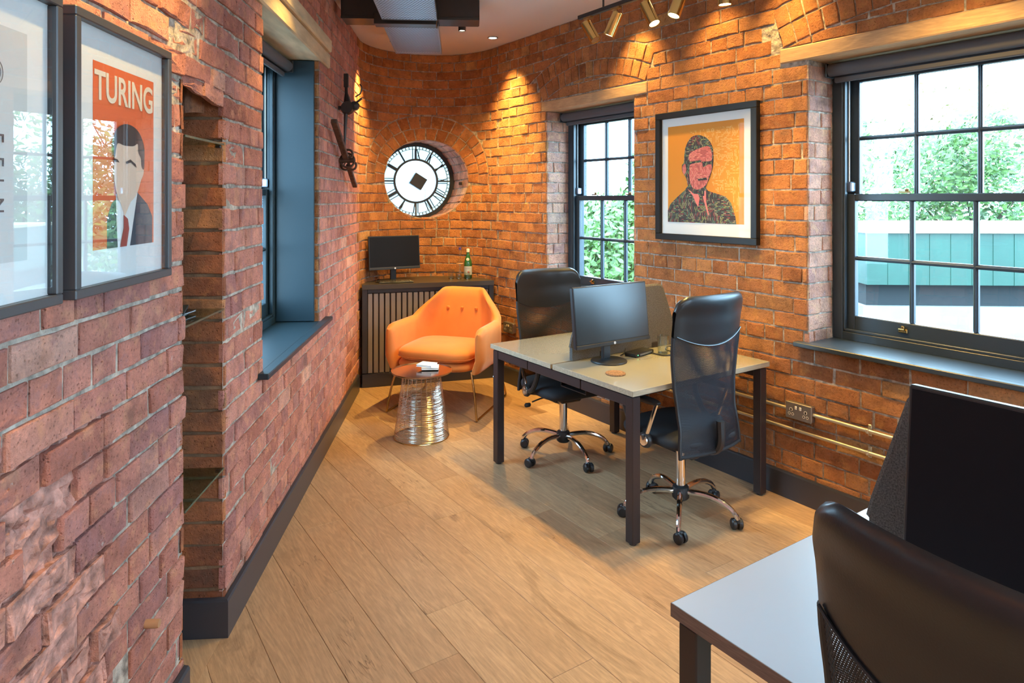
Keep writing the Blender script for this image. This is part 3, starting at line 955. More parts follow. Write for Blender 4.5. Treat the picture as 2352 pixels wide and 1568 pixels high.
mb.face([mb.P(p) for p in ((WIN_L[0], .0075, .849), (WIN_L[1], .0075, .849), (WIN_L[1], .42, .849), (WIN_L[0], .42, .849))])
mb.build('reveal_mortar', 'mortar', wl, smooth=False, fix=False)
l = MB(); l.bx(2.85, 4.51, -0.012, 0.42, 2.48, 2.575, 0.008); l.build('lintel', 'lintel_pale', wl)
l = MB(); l.bx(2.85, 4.47, -0.030, 0.42, 2.577, 2.66, 0.008); l.build('lintel', 'lintel_pale', wl)
# timber plug in the brick face and a mortar-filled hole beside it
l = MB(); l.lathe([(0.0, -0.035), (0.011, -0.035), (0.012, -0.03), (0.012, 0.01)], 14, (1.975, 0, 0.0), 'y'); pl = l.build('wall_plug', 'dowel', wl, loc=(-0.03, 0, 0.433))

# ---- rounded end wall with the porthole
JT = 0.0095
wb = tag(empty('wall_back', ARC_C, 0), kind='structure')
ARCL = (A0 - A1) * ARC_R


def arcmap(q, dep, z):
    if q < 0 or q > ARCL:       # the straight run-out into the neighbouring wall
        a, k_ = (A0, q) if q < 0 else (A1, q - ARCL)
        return (math.sin(a) * (ARC_R + dep) - math.cos(a) * k_, math.cos(a) * (ARC_R + dep) + math.sin(a) * k_, z)
    a = A0 - q / ARC_R          # q runs from the right tangent to the left tangent
    r = ARC_R + dep
    return (math.sin(a) * r, math.cos(a) * r, z)


PC = (A0 + 0.20) * ARC_R; PZ = 1.812; PA, PB = 0.418, 0.372      # porthole centre and half sizes along the wall and up
ents = []
bcells = []
for (a, b, c_, d_) in bond_cells(-0.12, ARCL + 0.12, 0, H, phase=0.02):
    if not int(((c_ + d_) / 2) // CO) % 2: a, b = max(a, JT / 2), min(b, ARCL - JT / 2)
    if b - a > 0.03: bcells.append((a, b, c_, d_))
for c in bcells:
    P4 = rect_poly(c)
    cx, cz = (c[0] + c[1]) / 2, (c[2] + c[3]) / 2
    if c[0] - 0.2 < PC + PA + .3 and c[1] + .2 > PC - PA - .3:
        # subdivide long bricks finely enough to bend with the wall handled by clip in scaled space
        k = PA / PB
        sx_, sz_ = (cx - PC) / k, cz - PZ
        L = math.hypot(sx_, sz_)
        ringw = PB + (0.232 if cz > PZ - 0.05 else 0.0)
        if L < ringw + 0.14:
            nx, nz = (sx_ / L, sz_ / L) if L > 1e-6 else (0, 1)
            S = [((p_[0] - PC) / k, p_[1] - PZ) for p_ in P4]
            S = clip_half(S, nx, nz, ringw + JT / 2)
            if len(S) < 3 or abs(poly_area(S)) < 0.0009: continue
            P4 = [(p_[0] * k + PC, p_[1] + PZ) for p_ in S]
    ents.append(dict(poly=P4, fmap=arcmap, mat='brick', rough=1.7))
k = PA / PB
for p4 in ring_cells(0, 0, PB, PB + 0.117, -0.1, PI + 0.1, 16):
    ents.append(dict(poly=[(PC + a * k, PZ + b) for a, b in p4], fmap=arcmap, mat='brick', rough=1.5))
for p4 in ring_cells(0, 0, PB + 0.115, PB + 0.232, -0.1, PI + 0.1, 19):
    ents.append(dict(poly=[(PC + a * k, PZ + b) for a, b in p4], fmap=arcmap, mat='brick', rough=1.5))
# tunnel of the porthole: from the wall face back to the dial
DIAL_C = Vector((-0.962, 6.712, 1.800)) - ARC_C; DIAL_N = Vector((-0.30, 0.954, 0)).normalized()   # away from the room
DIAL_R = 0.375
DX = Vector((DIAL_N.y, -DIAL_N.x, 0)) * 1.0


def tunnel(t, d):
    """t angle, d 0..1 from wall to dial"""
    F_ = Vector(arcmap(PC - PA * math.cos(t), 0.004, PZ + PB * math.sin(t)))
    B_ = DIAL_C + DX * DIAL_R * 1.02 * math.cos(t) + Vector((0, 0, DIAL_R * 1.02 * math.sin(t)))
    return F_.lerp(B_, d), (F_ - B_)


def tunmap(q, dep, z):       # q: angle*0.39, z: depth along the tunnel 0..0.33
    P_, _ = tunnel(q / 0.39, z / 0.33)
    C_ = Vector(arcmap(PC, 0, PZ)).lerp(DIAL_C, z / 0.33)
    out_ = (P_ - C_); out_.normalize()
    return tuple(P_ + out_ * dep)


nb = 30
for i in range(nb):
    for (d0, d1) in (((0.0, 0.105), (0.105, 0.325)) if i % 2 else ((0.0, 0.215), (0.215, 0.325))):
        q0, q1 = 0.39 * 2 * PI * i / nb, 0.39 * 2 * PI * (i + 1) / nb
        ents.append(dict(poly=[(q0 + .005, d0 + .005), (q1 - .005, d0 + .005), (q1 - .005, d1 - .005), (q0 + .005, d1 - .005)], fmap=tunmap, mat='brick_reveal', rough=1.5))
lay_bricks(wb, ents)
mb = MB()
mb.grid(lambda u, v: tunmap(u * 0.39 * 2 * PI, 0.008, v * 0.33), 64, 3)
mb.build('tunnel_mortar', 'mortar', wb, fix=False)
# curved mortar bed with the opening cut out
mb = MB()
NQ = 110
for i in range(NQ):
    q0, q1 = ARCL * i / NQ, ARCL * (i + 1) / NQ
    spans = []

    def hz(q):
        t = (q - PC) / PA
        return PB * math.sqrt(max(0, 1 - t * t))
    h0, h1 = hz(q0), hz(q1)
    if h0 > 0 or h1 > 0:
        quads = [((0, 0), (PZ - h0, PZ - h1)), ((PZ + h0, PZ + h1), (H, H))]
    else:
        quads = [((0, 0), (H, H))]
    for (b0, b1), (t0, t1) in quads:
        mb.face([mb.P(arcmap(q0, .0075, b0)), mb.P(arcmap(q1, .0075, b1)), mb.P(arcmap(q1, .0075, t1)), mb.P(arcmap(q0, .0075, t0))])
mb.build('mortar', 'mortar', wb, smooth=False, fix=False)

# ---- wall behind the camera, ceiling, floor
BK = -2.6
wbk = MB(); wbk.bx(-0.75, 5.4, BK - 0.1, BK, 0, H); tag(wbk.build('wall_behind', 'brick', None, smooth=False), kind='structure')
outline = [(Lw(-2.75, 0.0).x, BK), (Rw(3.2, 0.0).x, BK)]
outline = [tuple(Lw(-2.8, 0.012)[:2])] + [tuple(Rw(3.2, 0.012)[:2])]
outline += [tuple(Rw(-5.22, 0.012)[:2])]
for i in range(1, 24):
    p = arcmap(ARCL * i / 24, 0.012, 0); outline.append((p[0] + ARC_C.x, p[1] + ARC_C.y))
outline += [tuple(Lw(5.86, 0.012)[:2])]
cb = MB(); cb.prism(outline, H, H + 0.08, 'xy'); tag(cb.build('ceiling', 'ceiling', None, smooth=False), kind='structure')

fl = tag(empty('floor', (0, 0, 0), math.atan2(0.5582, 0.8297)), kind='structure')
Ri = Matrix.Rotation(-math.atan2(0.5582, 0.8297), 3, 'Z')
fo = [tuple((Ri @ Vector((x, y, 0)))[:2]) for x, y in outline]
fb = MB(); fb.prism(fo, -0.12, -0.0135, 'xy'); fb.build('underlay', 'underlay', fl, smooth=False)
np_ = [tuple((Ri @ Lw(a, b))[:2]) for a, b in ((NICHE[0] - .01, -.01), (NICHE[1] + .01, -.01), (NICHE[1] + .01, ND + .02), (NICHE[0] - .01, ND + .02))]
fb = MB(); fb.prism(np_, -0.12, -0.001, 'xy'); fb.build('niche_board', 'plank', fl, smooth=False)
PW = 0.190
LN = Ri @ NL          # left wall normal in floor coordinates
planks = []
x = 3.27
row = 0
ARCn = Ri @ Vector((-0.327, 0.945, 0)); ARCd = (Ri @ ARC_C).dot(ARCn) + ARC_R
BKn = Ri @ Vector((0, -1, 0)); BKd = -BK
while x > -4.2:
    y = -4.5 + random.uniform(0, 1.8)
    while y < 7.6:
        L = random.choice((1.2, 1.5, 1.9, 1.9, 2.2))
        g = 0.0006
        P4 = [(x - PW + g, y + g), (x - g, y + g), (x - g, y + L - g), (x - PW + g, y + L - g)]
        for (n_, d_) in ((LN, 0.885), (ARCn, ARCd + 0.004), (BKn, BKd)):
            P4 = clip_half(P4, -n_.x, -n_.y, -d_)
            if len(P4) < 3: break
        if len(P4) >= 3 and abs(poly_area(P4)) > 0.002: planks.append(P4)
        y += L
    x -= PW
    row += 1
for P4 in planks:
    if poly_area(P4) < 0: P4 = P4[::-1]
    mb = MB()
    cx = sum(p[0] for p in P4) / len(P4); cy = sum(p[1] for p in P4) / len(P4)
    n = len(P4)
    b = [mb.P((p[0], p[1], -0.013)) for p in P4]; t1 = [mb.P((p[0], p[1], -0.0010)) for p in P4]
    t2 = [mb.P((p[0] + (0.0012 if p[0] < cx else -0.0012), p[1] + (0.0012 if p[1] < cy else -0.0012), 0)) for p in P4]
    for i in range(n):
        k_ = (i + 1) % n
        mb.face((b[i], b[k_], t1[k_], t1[i])); mb.face((t1[i], t1[k_], t2[k_], t2[i]))
    mb.face(t2)
    mb.build('plank', 'plank', fl, smooth=False, fix=False)


# ---- skirting
def skirting(name, pts, closed=False):
    """pts: list of (x,y) along the wall, board grows to the left of travel"""
    mb = MB()
    prof = [(0.0, 0.0), (0.018, 0.0), (0.018, 0.132), (0.013, 0.140), (0.0, 0.142)]
    rings = []
    N = len(pts)
    for i, p in enumerate(pts):
        p = Vector((p[0], p[1], 0))
        d0 = (Vector((*pts[i], 0)) - Vector((*pts[i - 1], 0))).normalized() if i > 0 else None
        d1 = (Vector((*pts[i + 1], 0)) - Vector((*pts[i], 0))).normalized() if i < N - 1 else None
        if d0 is None: d0 = d1
        if d1 is None: d1 = d0
        n0 = Vector((-d0.y, d0.x, 0)); n1 = Vector((-d1.y, d1.x, 0))
        nn = (n0 + n1); nn = nn / max(1e-6, nn.length_squared) * 2
        rings.append([mb.P(p + nn * a + Vector((0, 0, z))) for a, z in prof])
    for A, B in zip(rings, rings[1:]):
        for k_ in range(len(prof)):
            mb.face((A[k_], B[k_], B[(k_ + 1) % len(prof)], A[(k_ + 1) % len(prof)]))
    mb.face(rings[0]); mb.face(rings[-1][::-1])
    return tag(mb.build(name, 'skirt', None, angle=30), kind='structure')


skirting('baseboard_left', [tuple(Lw(5.74, 0)[:2]), tuple(Lw(2.565, 0)[:2]), tuple(Lw(2.565, ND - .02)[:2])][::-1][::-1])
skirting('baseboard_pier', [tuple(Lw(2.20, 0.0)[:2]), tuple(Lw(-2.7, 0.0)[:2])])
skirting('baseboard_right', [tuple(Rw(3.1, 0)[:2]), tuple(Rw(-5.10, 0)[:2])])

# ------------------------------------------------------------------ windows
def sash_window(name, wallrot, wallpos, x0, x1, z0, z1, d, cols, zmeet, material='paint', sill=(0, 0), sill_mat='paint', two_rows=True):
    root = tag(empty(name, wallpos, wallrot), kind='structure')
    # outer frame
    f = MB()
    jw = 0.055
    f.bx(x0, x0 + jw, d, d + 0.13, z0, z1, .003); f.bx(x1 - jw, x1, d, d + 0.13, z0, z1, .003)
    f.bx(x0 + jw, x1 - jw, d, d + 0.13, z1 - 0.055, z1, .003); f.bx(x0 + jw, x1 - jw, d, d + 0.14, z0, z0 + 0.045, .003)
    # staff beads
    f.bx(x0 + jw, x0 + jw + .012, d + .004, d + 0.028, z0 + .045, z1 - .055, .003)
    f.bx(x1 - jw - .012, x1 - jw, d + .004, d + 0.028, z0 + .045, z1 - .055, .003)
    f.bx(x0 + jw, x1 - jw, d + .004, d + 0.028, z0 + .045, z0 + .060, .003)
    f.build('window_frame', material, root)
    sx0, sx1 = x0 + jw + 0.002, x1 - jw - 0.002
    for (nm, za, zb, yy, rail_t, rail_b) in (('lower_sash', z0 + 0.047, zmeet + 0.02, d + 0.032, 0.038, 0.085), ('upper_sash', zmeet - 0.02, z1 - 0.057, d + 0.078, 0.050, 0.038)):
        s_ = MB()
        st = 0.048; th = 0.040
        s_.bx(sx0, sx0 + st, yy, yy + th, za, zb, .004); s_.bx(sx1 - st, sx1, yy, yy + th, za, zb, .004)
        s_.bx(sx0 + st, sx1 - st, yy, yy + th, zb - rail_t, zb, .004); s_.bx(sx0 + st, sx1 - st, yy, yy + th, za, za + rail_b, .004)
        so = s_.build(nm, material, root)
        gx0, gx1, gz0, gz1 = sx0 + st, sx1 - st, za + rail_b, zb - rail_t
        bw = 0.022
        cw = (gx1 - gx0) / cols; rh = (gz1 - gz0) / 2
        for i in range(1, cols):
            b_ = MB(); xc = gx0 + cw * i
            b_.bx(xc - bw / 2, xc + bw / 2, yy + .010, yy + th - .004, gz0, gz1, .004)
            b_.bx(xc - bw / 2 + .006, xc + bw / 2 - .006, yy + .001, yy + th - .006, gz0, gz1, .003)
            b_.build('glazing_bar', material, so)
        b_ = MB(); zc = gz0 + rh
        b_.bx(gx0, gx1, yy + .010, yy + th - .005, zc - bw / 2, zc + bw / 2, .004)
        b_.bx(gx0, gx1, yy + .001, yy + th - .007, zc - bw / 2 + .006, zc + bw / 2 - .006, .003)
        b_.build('glazing_bar', material, so)
        for i in range(cols):
            for j in range(2):
                g = MB(); g.bx(gx0 + cw * i + .004, gx0 + cw * (i + 1) - .004, yy + .020, yy + .023, gz0 + rh * j + .004, gz0 + rh * (j + 1) - .004)
                g.build('pane', 'glass', so, smooth=False)
        if nm == 'lower_sash':
            for fx in (0.22, 0.72):
                xx = gx0 + (gx1 - gx0) * fx
                k_ = MB(); k_.box((xx, yy - .004, za + .045), (.045, .008, .022), .003); k_.tube([(xx - .012, yy - .006, za + .045), (xx - .010, yy - .022, za + .055), (xx + .012, yy - .022, za + .055), (xx + .014, yy - .006, za + .045)], .0045, 8)
                k_.box((xx + .004, yy - .012, za + .064), (.016, .014, .014), .003)
                k_.build('sash_lift', 'brightbrass', so)
                k_ = MB(); k_.box((xx, yy + .018, zb + .007), (.06, .022, .010), .003); k_.lathe([(0.009, 0), (0.011, .012), (0.004, .018)], 12, (xx + .01, yy + .018, zb + .01))
                k_.build('sash_fastener', 'brass_dark', so)
        else:
            k_ = MB()      # horns of the upper sash and stop brackets
            for xx, s2 in ((sx0, 1), (sx1 - .030, -1)):
                k_.bx(xx, xx + .030, yy - .046, yy + .01, zmeet + .03, zmeet + .085, .006)
            k_.build('stop_bracket', 'galv', so)
            k_ = MB()
            for xx in (sx0 + .008, sx1 - .008):
                k_.tube([(xx, d + .050, zmeet + .06), (xx, d + .050, z1 - .06)], .0035, 6)
            k_.build('sash_cord', 'paper', so)
    if sill[1] > sill[0]:
        s_ = MB(); s_.bx(x0, x1, 0.0, d + 0.02, z0 - 0.024, z0 + 0.002, .002)
        s_.bx(sill[0], sill[1], -0.045, 0.004, z0 - 0.024, z0 + 0.002, .004)
        s_.build('window_sill', sill_mat, root)
    return root


sash_window('window_1', ROT_R, ORG_R, -2.071, -0.72, 0.86, 2.36, 0.235, 4, 1.628, sill=(-2.13, -0.66))
sash_window('window_2', ROT_R, ORG_R, -4.373, -3.373, 0.86, 2.335, 0.225, 3, 1.628, sill=(-4.42, -3.33))
sash_window('window_3', ROT_L, ORG_L, 3.054, 4.247, 0.86, 2.48, 0.265, 3, 1.66, sill=(2.975, 4.42), sill_mat='navy', material='navy')
sash_window('window_4', ROT_R, ORG_R, 0.30, 1.65, 0.86, 2.36, 0.235, 4, 1.628, sill=(0.24, 1.71))
# painted lining boards of the left window reveal
wl3 = bpy.data.objects['window_3']
l = MB(); l.bx(4.222, 4.240, 0.032, 0.265, 0.865, 2.475, .003); l.build('lining_board', 'navy', wl3)
l = MB(); l.bx(3.061, 3.079, 0.032, 0.265, 0.865, 2.475, .003); l.build('lining_board', 'navy', wl3)


def roller_blind(rot, pos, x0, x1, z, y, label, chain=True):
    r = tag(empty('roller_blind', Vector(pos), rot), label, 'roller blind')
    b_ = MB(); b_.lathe([(0.0, x0 + .012), (0.034, x0 + .012), (0.034, x1 - .012), (0.0, x1 - .012)], 20, (0, y, z), 'x', False); b_.build('blind_roll', 'blind', r)
    b_ = MB(); b_.box(((x0 + x1) / 2, y + .022, z - .052), (x1 - x0 - .05, .022, .030), .006); b_.build('bottom_bar', 'blind', r)
    b_ = MB(); b_.bx(x0 + .02, x1 - .02, y + .028, y + .031, z - .05, z + .01); b_.build('blind_fabric', 'blind', r)
    for xx in (x0, x1 - .012):
        b_ = MB(); b_.bx(xx, xx + .010, y - .036, y + .045, z - .04, z + .036, .004); b_.build('bracket', 'plastic', r)
    return r


roller_blind(ROT_R, ORG_R, -2.055, -0.735, 2.312, 0.165, 'long dark grey roller blind rolled up above the big green-view window')
roller_blind(ROT_R, ORG_R, -4.36, -3.385, 2.290, 0.160, 'dark grey roller blind rolled up above the narrow window beside the amber portrait')
roller_blind(ROT_L, ORG_L, 3.085, 4.215, 2.435, 0.19, 'dark roller blind rolled up in the deep navy window recess on the left')

# ------------------------------------------------------------------ porthole dial
dr = tag(empty('clock_dial', ARC_C + DIAL_C, math.atan2(DX.y, DX.x)), 'round skeleton tower-clock dial with roman numerals in the porthole', 'clock')
# local: x right, y away from room, z up


def ringmesh(mb, r1, r2, y0, y1, n=64):
    mb.lathe([(r1, y0), (r2, y0), (r2, y1), (r1, y1), (r1, y0)], n, (0, 0, 0), 'y', False)


mb = MB(); ringmesh(mb, 0.345, 0.392, -0.012, 0.012); mb.build('outer_ring', 'dialiron', dr)
mb = MB(); ringmesh(mb, 0.204, 0.224, -0.012, 0.012); mb.build('inner_ring', 'dialiron', dr)
mb = MB(); ringmesh(mb, 0.318, 0.323, -0.008, 0.008)
for i in range(60):
    a = 2 * PI * i / 60
    R3 = Matrix.Rotation(a, 3, 'Y')
    mb.box(R3 @ Vector((0, 0, 0.334)), (0.008, 0.012, 0.030), 0, R3)
mb.build('minute_track', 'dialstroke', dr)
NUM = ['XII', 'I', 'II', 'III', 'IIII', 'V', 'VI', 'VII', 'VIII', 'IX', 'X', 'XI']
for hnum in range(12):
    a = -2 * PI * hnum / 12              # seen from inside the hours run backwards
    R3 = Matrix.Rotation(a, 3, 'Y')
    mb = MB(); mb2 = MB()
    s_ = NUM[hnum]
    wd = {'I': 0.024, 'V': 0.040, 'X': 0.042}
    tot = sum(wd[c] for c in s_); x = tot / 2
    za, zb = 0.222, 0.316

    def stroke(m_, xa, xb, t):
        A_ = Vector((xa, 0, za)); B_ = Vector((xb, 0, zb)); d_ = B_ - A_
        ang = math.atan2(d_.x, d_.z)
        Rr = R3 @ Matrix.Rotation(ang, 3, 'Y')
        m_.box(R3 @ ((A_ + B_) / 2), (t, 0.012, d_.length), 0, Rr)
    first = True
    for c in s_:
        wc = wd[c]; xc = x - wc / 2; x -= wc
        if c == 'I': stroke(mb, xc, xc, 0.0075)
        elif c == 'V': stroke(mb, xc, xc + .013, 0.009); stroke(mb2, xc, xc - .013, 0.0045)
        else: stroke(mb, xc + .013, xc - .013, 0.009); stroke(mb2, xc - .013, xc + .013, 0.0045)
    # rib that carries the numeral
    mb.box(R3 @ Vector((0, 0.004, 0.283)), (0.015, 0.012, 0.128), 0, R3)
    no = mb.build('numeral', 'dialiron', dr)
    if mb2.v: mb2.build('thin_stroke', 'dialstroke', no)
mb = MB(); mb.lathe([(0.210, 0.014), (0.388, 0.014), (0.388, 0.022), (0.210, 0.022), (0.210, 0.014)], 64, (0, 0, 0), 'y', False); mb.build('opal_ring_glass', 'opal', dr)
mb = MB(); mb.lathe([(0.0, 0.014), (0.210, 0.014), (0.210, 0.022), (0.0, 0.022)], 64, (0, 0, 0), 'y', False); mb.build('opal_centre_glass', 'opal_centre', dr)
mb = MB(); R3 = Matrix.Rotation(math.radians(32), 3, 'Y')
mb.box((0.012, -0.045, -0.005), (0.135, 0.075, 0.125), .004, R3); mt = mb.build('motor_box', 'dialiron', dr)
mb = MB(); mb.tube(smooth_path([(0.055, -0.05, -0.06), (0.085, -0.04, -0.09), (0.09, -0.03, -0.13), (0.085, -0.02, -0.19)]), 0.002, 6); mb.build('cord', 'blackmetal', mt)
mb = MB(); R3 = Matrix.Identity(3)
mb.box((0, 0, 0), (0.03, 0.05, 0.028), .003); 
pb = mb.build('iron_bracket', 'blackmetal', wb); pp, _ = tunnel(-0.10, 0.35); pb.location = pp * 1.0 - Vector((0.02, 0, 0))

# ------------------------------------------------------------------ pictures
def picture_frame(root, x0, x1, z0, z1, fw, fd, material, matm, gmat='picglass'):
    """frame centred in root-local wall coords, y<0 towards the room"""
    g = MB()
    for (a, b, c, d) in ((x0, x1, z1 - fw, z1), (x0, x1, z0, z0 + fw), (x0, x0 + fw, z0 + fw, z1 - fw), (x1 - fw, x1, z0 + fw, z1 - fw)):
        g.bx(a, b, -fd, -0.004, c, d, .0025)
    g.build('frame', material, root)
    g = MB(); g.bx(x0 + fw - .004, x1 - fw + .004, -0.016, -0.008, z0 + fw - .004, z1 - fw + .004); g.build('mount_board', matm, root, smooth=False)
    g = MB(); g.bx(x0 + fw - .003, x1 - fw + .003, -fd + .006, -fd + .008, z0 + fw - .003, z1 - fw + .003); g.build('glazing', gmat, root, smooth=False)


def flatpoly(name, pts, px, pz, w_, h_, layer, material, root, y=-0.0165):
    """pts in 0..1 print coordinates (z up)"""
    m_ = MB()
    yy = y - 0.0006 * layer
    idx = [m_.P((px + a * w_, yy, pz + b * h_)) for a, b in pts]
    m_.face(idx)
    o = m_.build(name, material, root, smooth=False, fix=False)
    bm = bmesh.new(); bm.from_mesh(o.data); bmesh.ops.triangulate(bm, faces=bm.faces)
    for f in bm.faces:
        if f.normal.y > 0: f.normal_flip()
    bm.to_mesh(o.data); bm.free()
    return o


def curve_closed(pts, n=5):
    P_ = [Vector((a, b, 0)) for a, b in pts]; N = len(P_); out = []
    for i in range(N):
        a, b, c, d = P_[i - 1], P_[i], P_[(i + 1) % N], P_[(i + 2) % N]
        for k_ in range(n):
            t = k_ / n
            q = 0.5 * ((2 * b) + (c - a) * t + (2 * a - 5 * b + 4 * c - d) * t * t + (-a + 3 * b - 3 * c + d) * t ** 3)
            out.append((q.x, q.y))
    return out


# orange poster
pt = tag(empty('framed_poster', ORG_L, ROT_L), 'grey framed orange poster lettered TURING with a faceless man in a suit', 'picture')
picture_frame(pt, 1.537, 2.024, 1.398, 2.047, 0.022, 0.036, 'frame', 'paper')
ox, oz, ow, oh = 1.640, 1.499, 0.310, 0.448
flatpoly('print', [(0, 0), (1, 0), (1, 1), (0, 1)], ox, oz, ow, oh, 0, 'pr_orange', pt)
text_obj('lettering', 'TURING', 0.098, 'pr_cream', pt, (ox + ow * .50, -0.0175, oz + oh * .868), offset=0.0018, sx=0.83)
fy_ = lambda l_, y: (0.245 + (y - 0.30) * 0.835) if l_ >= 5 else y * 0.82
fp = lambda n_, p_, l_, m_, c_=True: flatpoly(n_, curve_closed([(a, fy_(l_, b)) for a, b in p_]) if c_ else [(a, fy_(l_, b)) for a, b in p_], ox, oz, ow, oh, l_, m_, pt)
fp('suit', [(0.20, 0.0), (0.97, 0.0), (0.97, 0.20), (0.88, 0.29), (0.68, 0.385), (0.40, 0.36), (0.27, 0.30), (0.20, 0.20)], 1, 'pr_suit', False)
fp('shirt', [(0.36, 0.0), (0.56, 0.0), (0.70, 0.40), (0.60, 0.42), (0.42, 0.40), (0.33, 0.36), (0.34, 0.18)], 2, 'pr_shirt', False)
fp('neck', [(0.37, 0.34), (0.47, 0.21), (0.70, 0.44), (0.68, 0.60), (0.40, 0.60)], 3, 'pr_skin', False)
fp('tie', [(0.45, 0.22), (0.52, 0.19), (0.54, 0.12), (0.50, 0.0), (0.39, 0.0), (0.45, 0.13)], 4, 'pr_tie', False)
fp('head', [(0.30, 0.62), (0.31, 0.78), (0.48, 0.81), (0.70, 0.79), (0.78, 0.62), (0.79, 0.52), (0.74, 0.46), (0.66, 0.36), (0.52, 0.30), (0.38, 0.31), (0.31, 0.42), (0.29, 0.52)], 5, 'pr_skin')
fp('hair', [(0.30, 0.61), (0.27, 0.70), (0.33, 0.80), (0.50, 0.845), (0.68, 0.815), (0.79, 0.72), (0.80, 0.60), (0.79, 0.545), (0.75, 0.56), (0.735, 0.62), (0.69, 0.66), (0.68, 0.72), (0.60, 0.70), (0.45, 0.695), (0.34, 0.70)], 6, 'pr_hair')
fp('brow', [(0.47, 0.585), (0.55, 0.605), (0.64, 0.575), (0.66, 0.55), (0.56, 0.585), (0.48, 0.57)], 7, 'pr_hair', False)
fp('brow', [(0.28, 0.60), (0.34, 0.595), (0.37, 0.575), (0.29, 0.58)], 7, 'pr_hair', False)

# pale print at the left edge
pf = tag(empty('framed_print', ORG_L, ROT_L), 'grey framed pale print with outlined letters, cut by the left edge', 'picture')
picture_frame(pf, 1.003, 1.490, 1.398, 2.047, 0.022, 0.036, 'frame', 'paper')
flatpoly('print', [(0, 0), (1, 0), (1, 1), (0, 1)], 1.090, 1.499, 0.312, 0.448, 0, 'greyprint', pf)
mb = MB()
for r_ in (0.0125, 0.019):
    mb.tube([(1.310 + r_ * math.cos(a), -0.018, 1.857 + r_ * 1.25 * math.sin(a)) for a in [2 * PI * i / 24 for i in range(24)]], 0.0007, 4, closed=True)
mb.build('lettering', 'ink', pf)
for i_, (ch_, zz) in enumerate((('E', 1.735), ('E', 1.690), ('L', 1.650), ('N', 1.608))):
    text_obj('lettering', ch_, 0.040, 'ink', pf, (1.316, -0.0182, zz), rot=(PI / 2, PI / 2, 0), sx=1.0)
for i_, (ch_, zz) in enumerate((('O', 1.725), ('D', 1.670), ('E', 1.615))):
    text_obj('lettering', ch_, 0.034, 'ink', pf, (1.278, -0.0182, zz), rot=(PI / 2, PI / 2, 0), sx=1.0)

# amber portrait on the right wall
pa = tag(empty('framed_portrait', ORG_R, ROT_R), 'black framed amber portrait print of a man drawn in tiny lines of type', 'picture')
picture_frame(pa, -3.132, -2.358, 1.358, 2.177, 0.040, 0.040, 'frameblack', 'paperwarm', 'museumglass')
ox, oz, ow, oh = -3.040, 1.473, 0.583, 0.612
fq = lambda n_, p_, l_, m_, c_=True: flatpoly(n_, curve_closed(p_) if c_ else p_, ox, oz, ow, oh, l_, m_, pa)
fq('print', [(0, 0), (1, 0), (1, 1), (0, 1)], 0, 'pr_amber', False)
fq('pattern', [(0.30, 0.93), (0.94, 0.95), (0.96, 0.12), (0.90, 0.12), (0.85, 0.30), (0.66, 0.31), (0.60, 0.42), (0.63, 0.62), (0.58, 0.80)], 1, 'dash_amber', False)
fq('suit', [(0, 0), (0.91, 0.0), (0.90, 0.07), (0.85, 0.20), (0.78, 0.265), (0.56, 0.32), (0.52, 0.36), (0.28, 0.37), (0.24, 0.33), (0.12, 0.25), (0.04, 0.19), (0.0, 0.12)], 2, 'dash_suit', False)
fq('head', [(0.23, 0.62), (0.25, 0.76), (0.32, 0.86), (0.43, 0.885), (0.55, 0.84), (0.62, 0.74), (0.625, 0.60), (0.60, 0.50), (0.55, 0.40), (0.50, 0.33), (0.40, 0.31), (0.30, 0.36), (0.26, 0.46), (0.21, 0.52), (0.205, 0.59)], 3, 'dash_suit')
fq('face', [(0.31, 0.70), (0.42, 0.745), (0.56, 0.765), (0.60, 0.71), (0.605, 0.625), (0.50, 0.615), (0.36, 0.618), (0.31, 0.635)], 4, 'dash_face')
fq('face', [(0.32, 0.59), (0.42, 0.605), (0.48, 0.61), (0.50, 0.56), (0.59, 0.595), (0.605, 0.53), (0.57, 0.46), (0.53, 0.38), (0.42, 0.335), (0.34, 0.37), (0.31, 0.45), (0.31, 0.53)], 4, 'dash_face')
fq('face', [(0.215, 0.58), (0.25, 0.60), (0.26, 0.53), (0.235, 0.49), (0.215, 0.53)], 4, 'dash_face')
fq('brow', [(0.32, 0.622), (0.46, 0.632), (0.47, 0.612), (0.33, 0.605)], 5, 'dash_suit', False)
fq('brow', [(0.51, 0.610), (0.61, 0.615), (0.61, 0.585), (0.52, 0.585)], 5, 'dash_suit', False)
fq('mouth', [(0.42, 0.445), (0.54, 0.455), (0.55, 0.43), (0.43, 0.425)], 5, 'dash_suit', False)
fq('collar', [(0.285, 0.345), (0.37, 0.295), (0.43, 0.29), (0.45, 0.25), (0.43, 0.16), (0.40, 0.20), (0.36, 0.27)], 6, 'pr_pink', False)
fq('collar', [(0.515, 0.33), (0.51, 0.27), (0.49, 0.27), (0.515, 0.20), (0.56, 0.075), (0.57, 0.09), (0.535, 0.22), (0.535, 0.31)], 6, 'pr_pink', False)

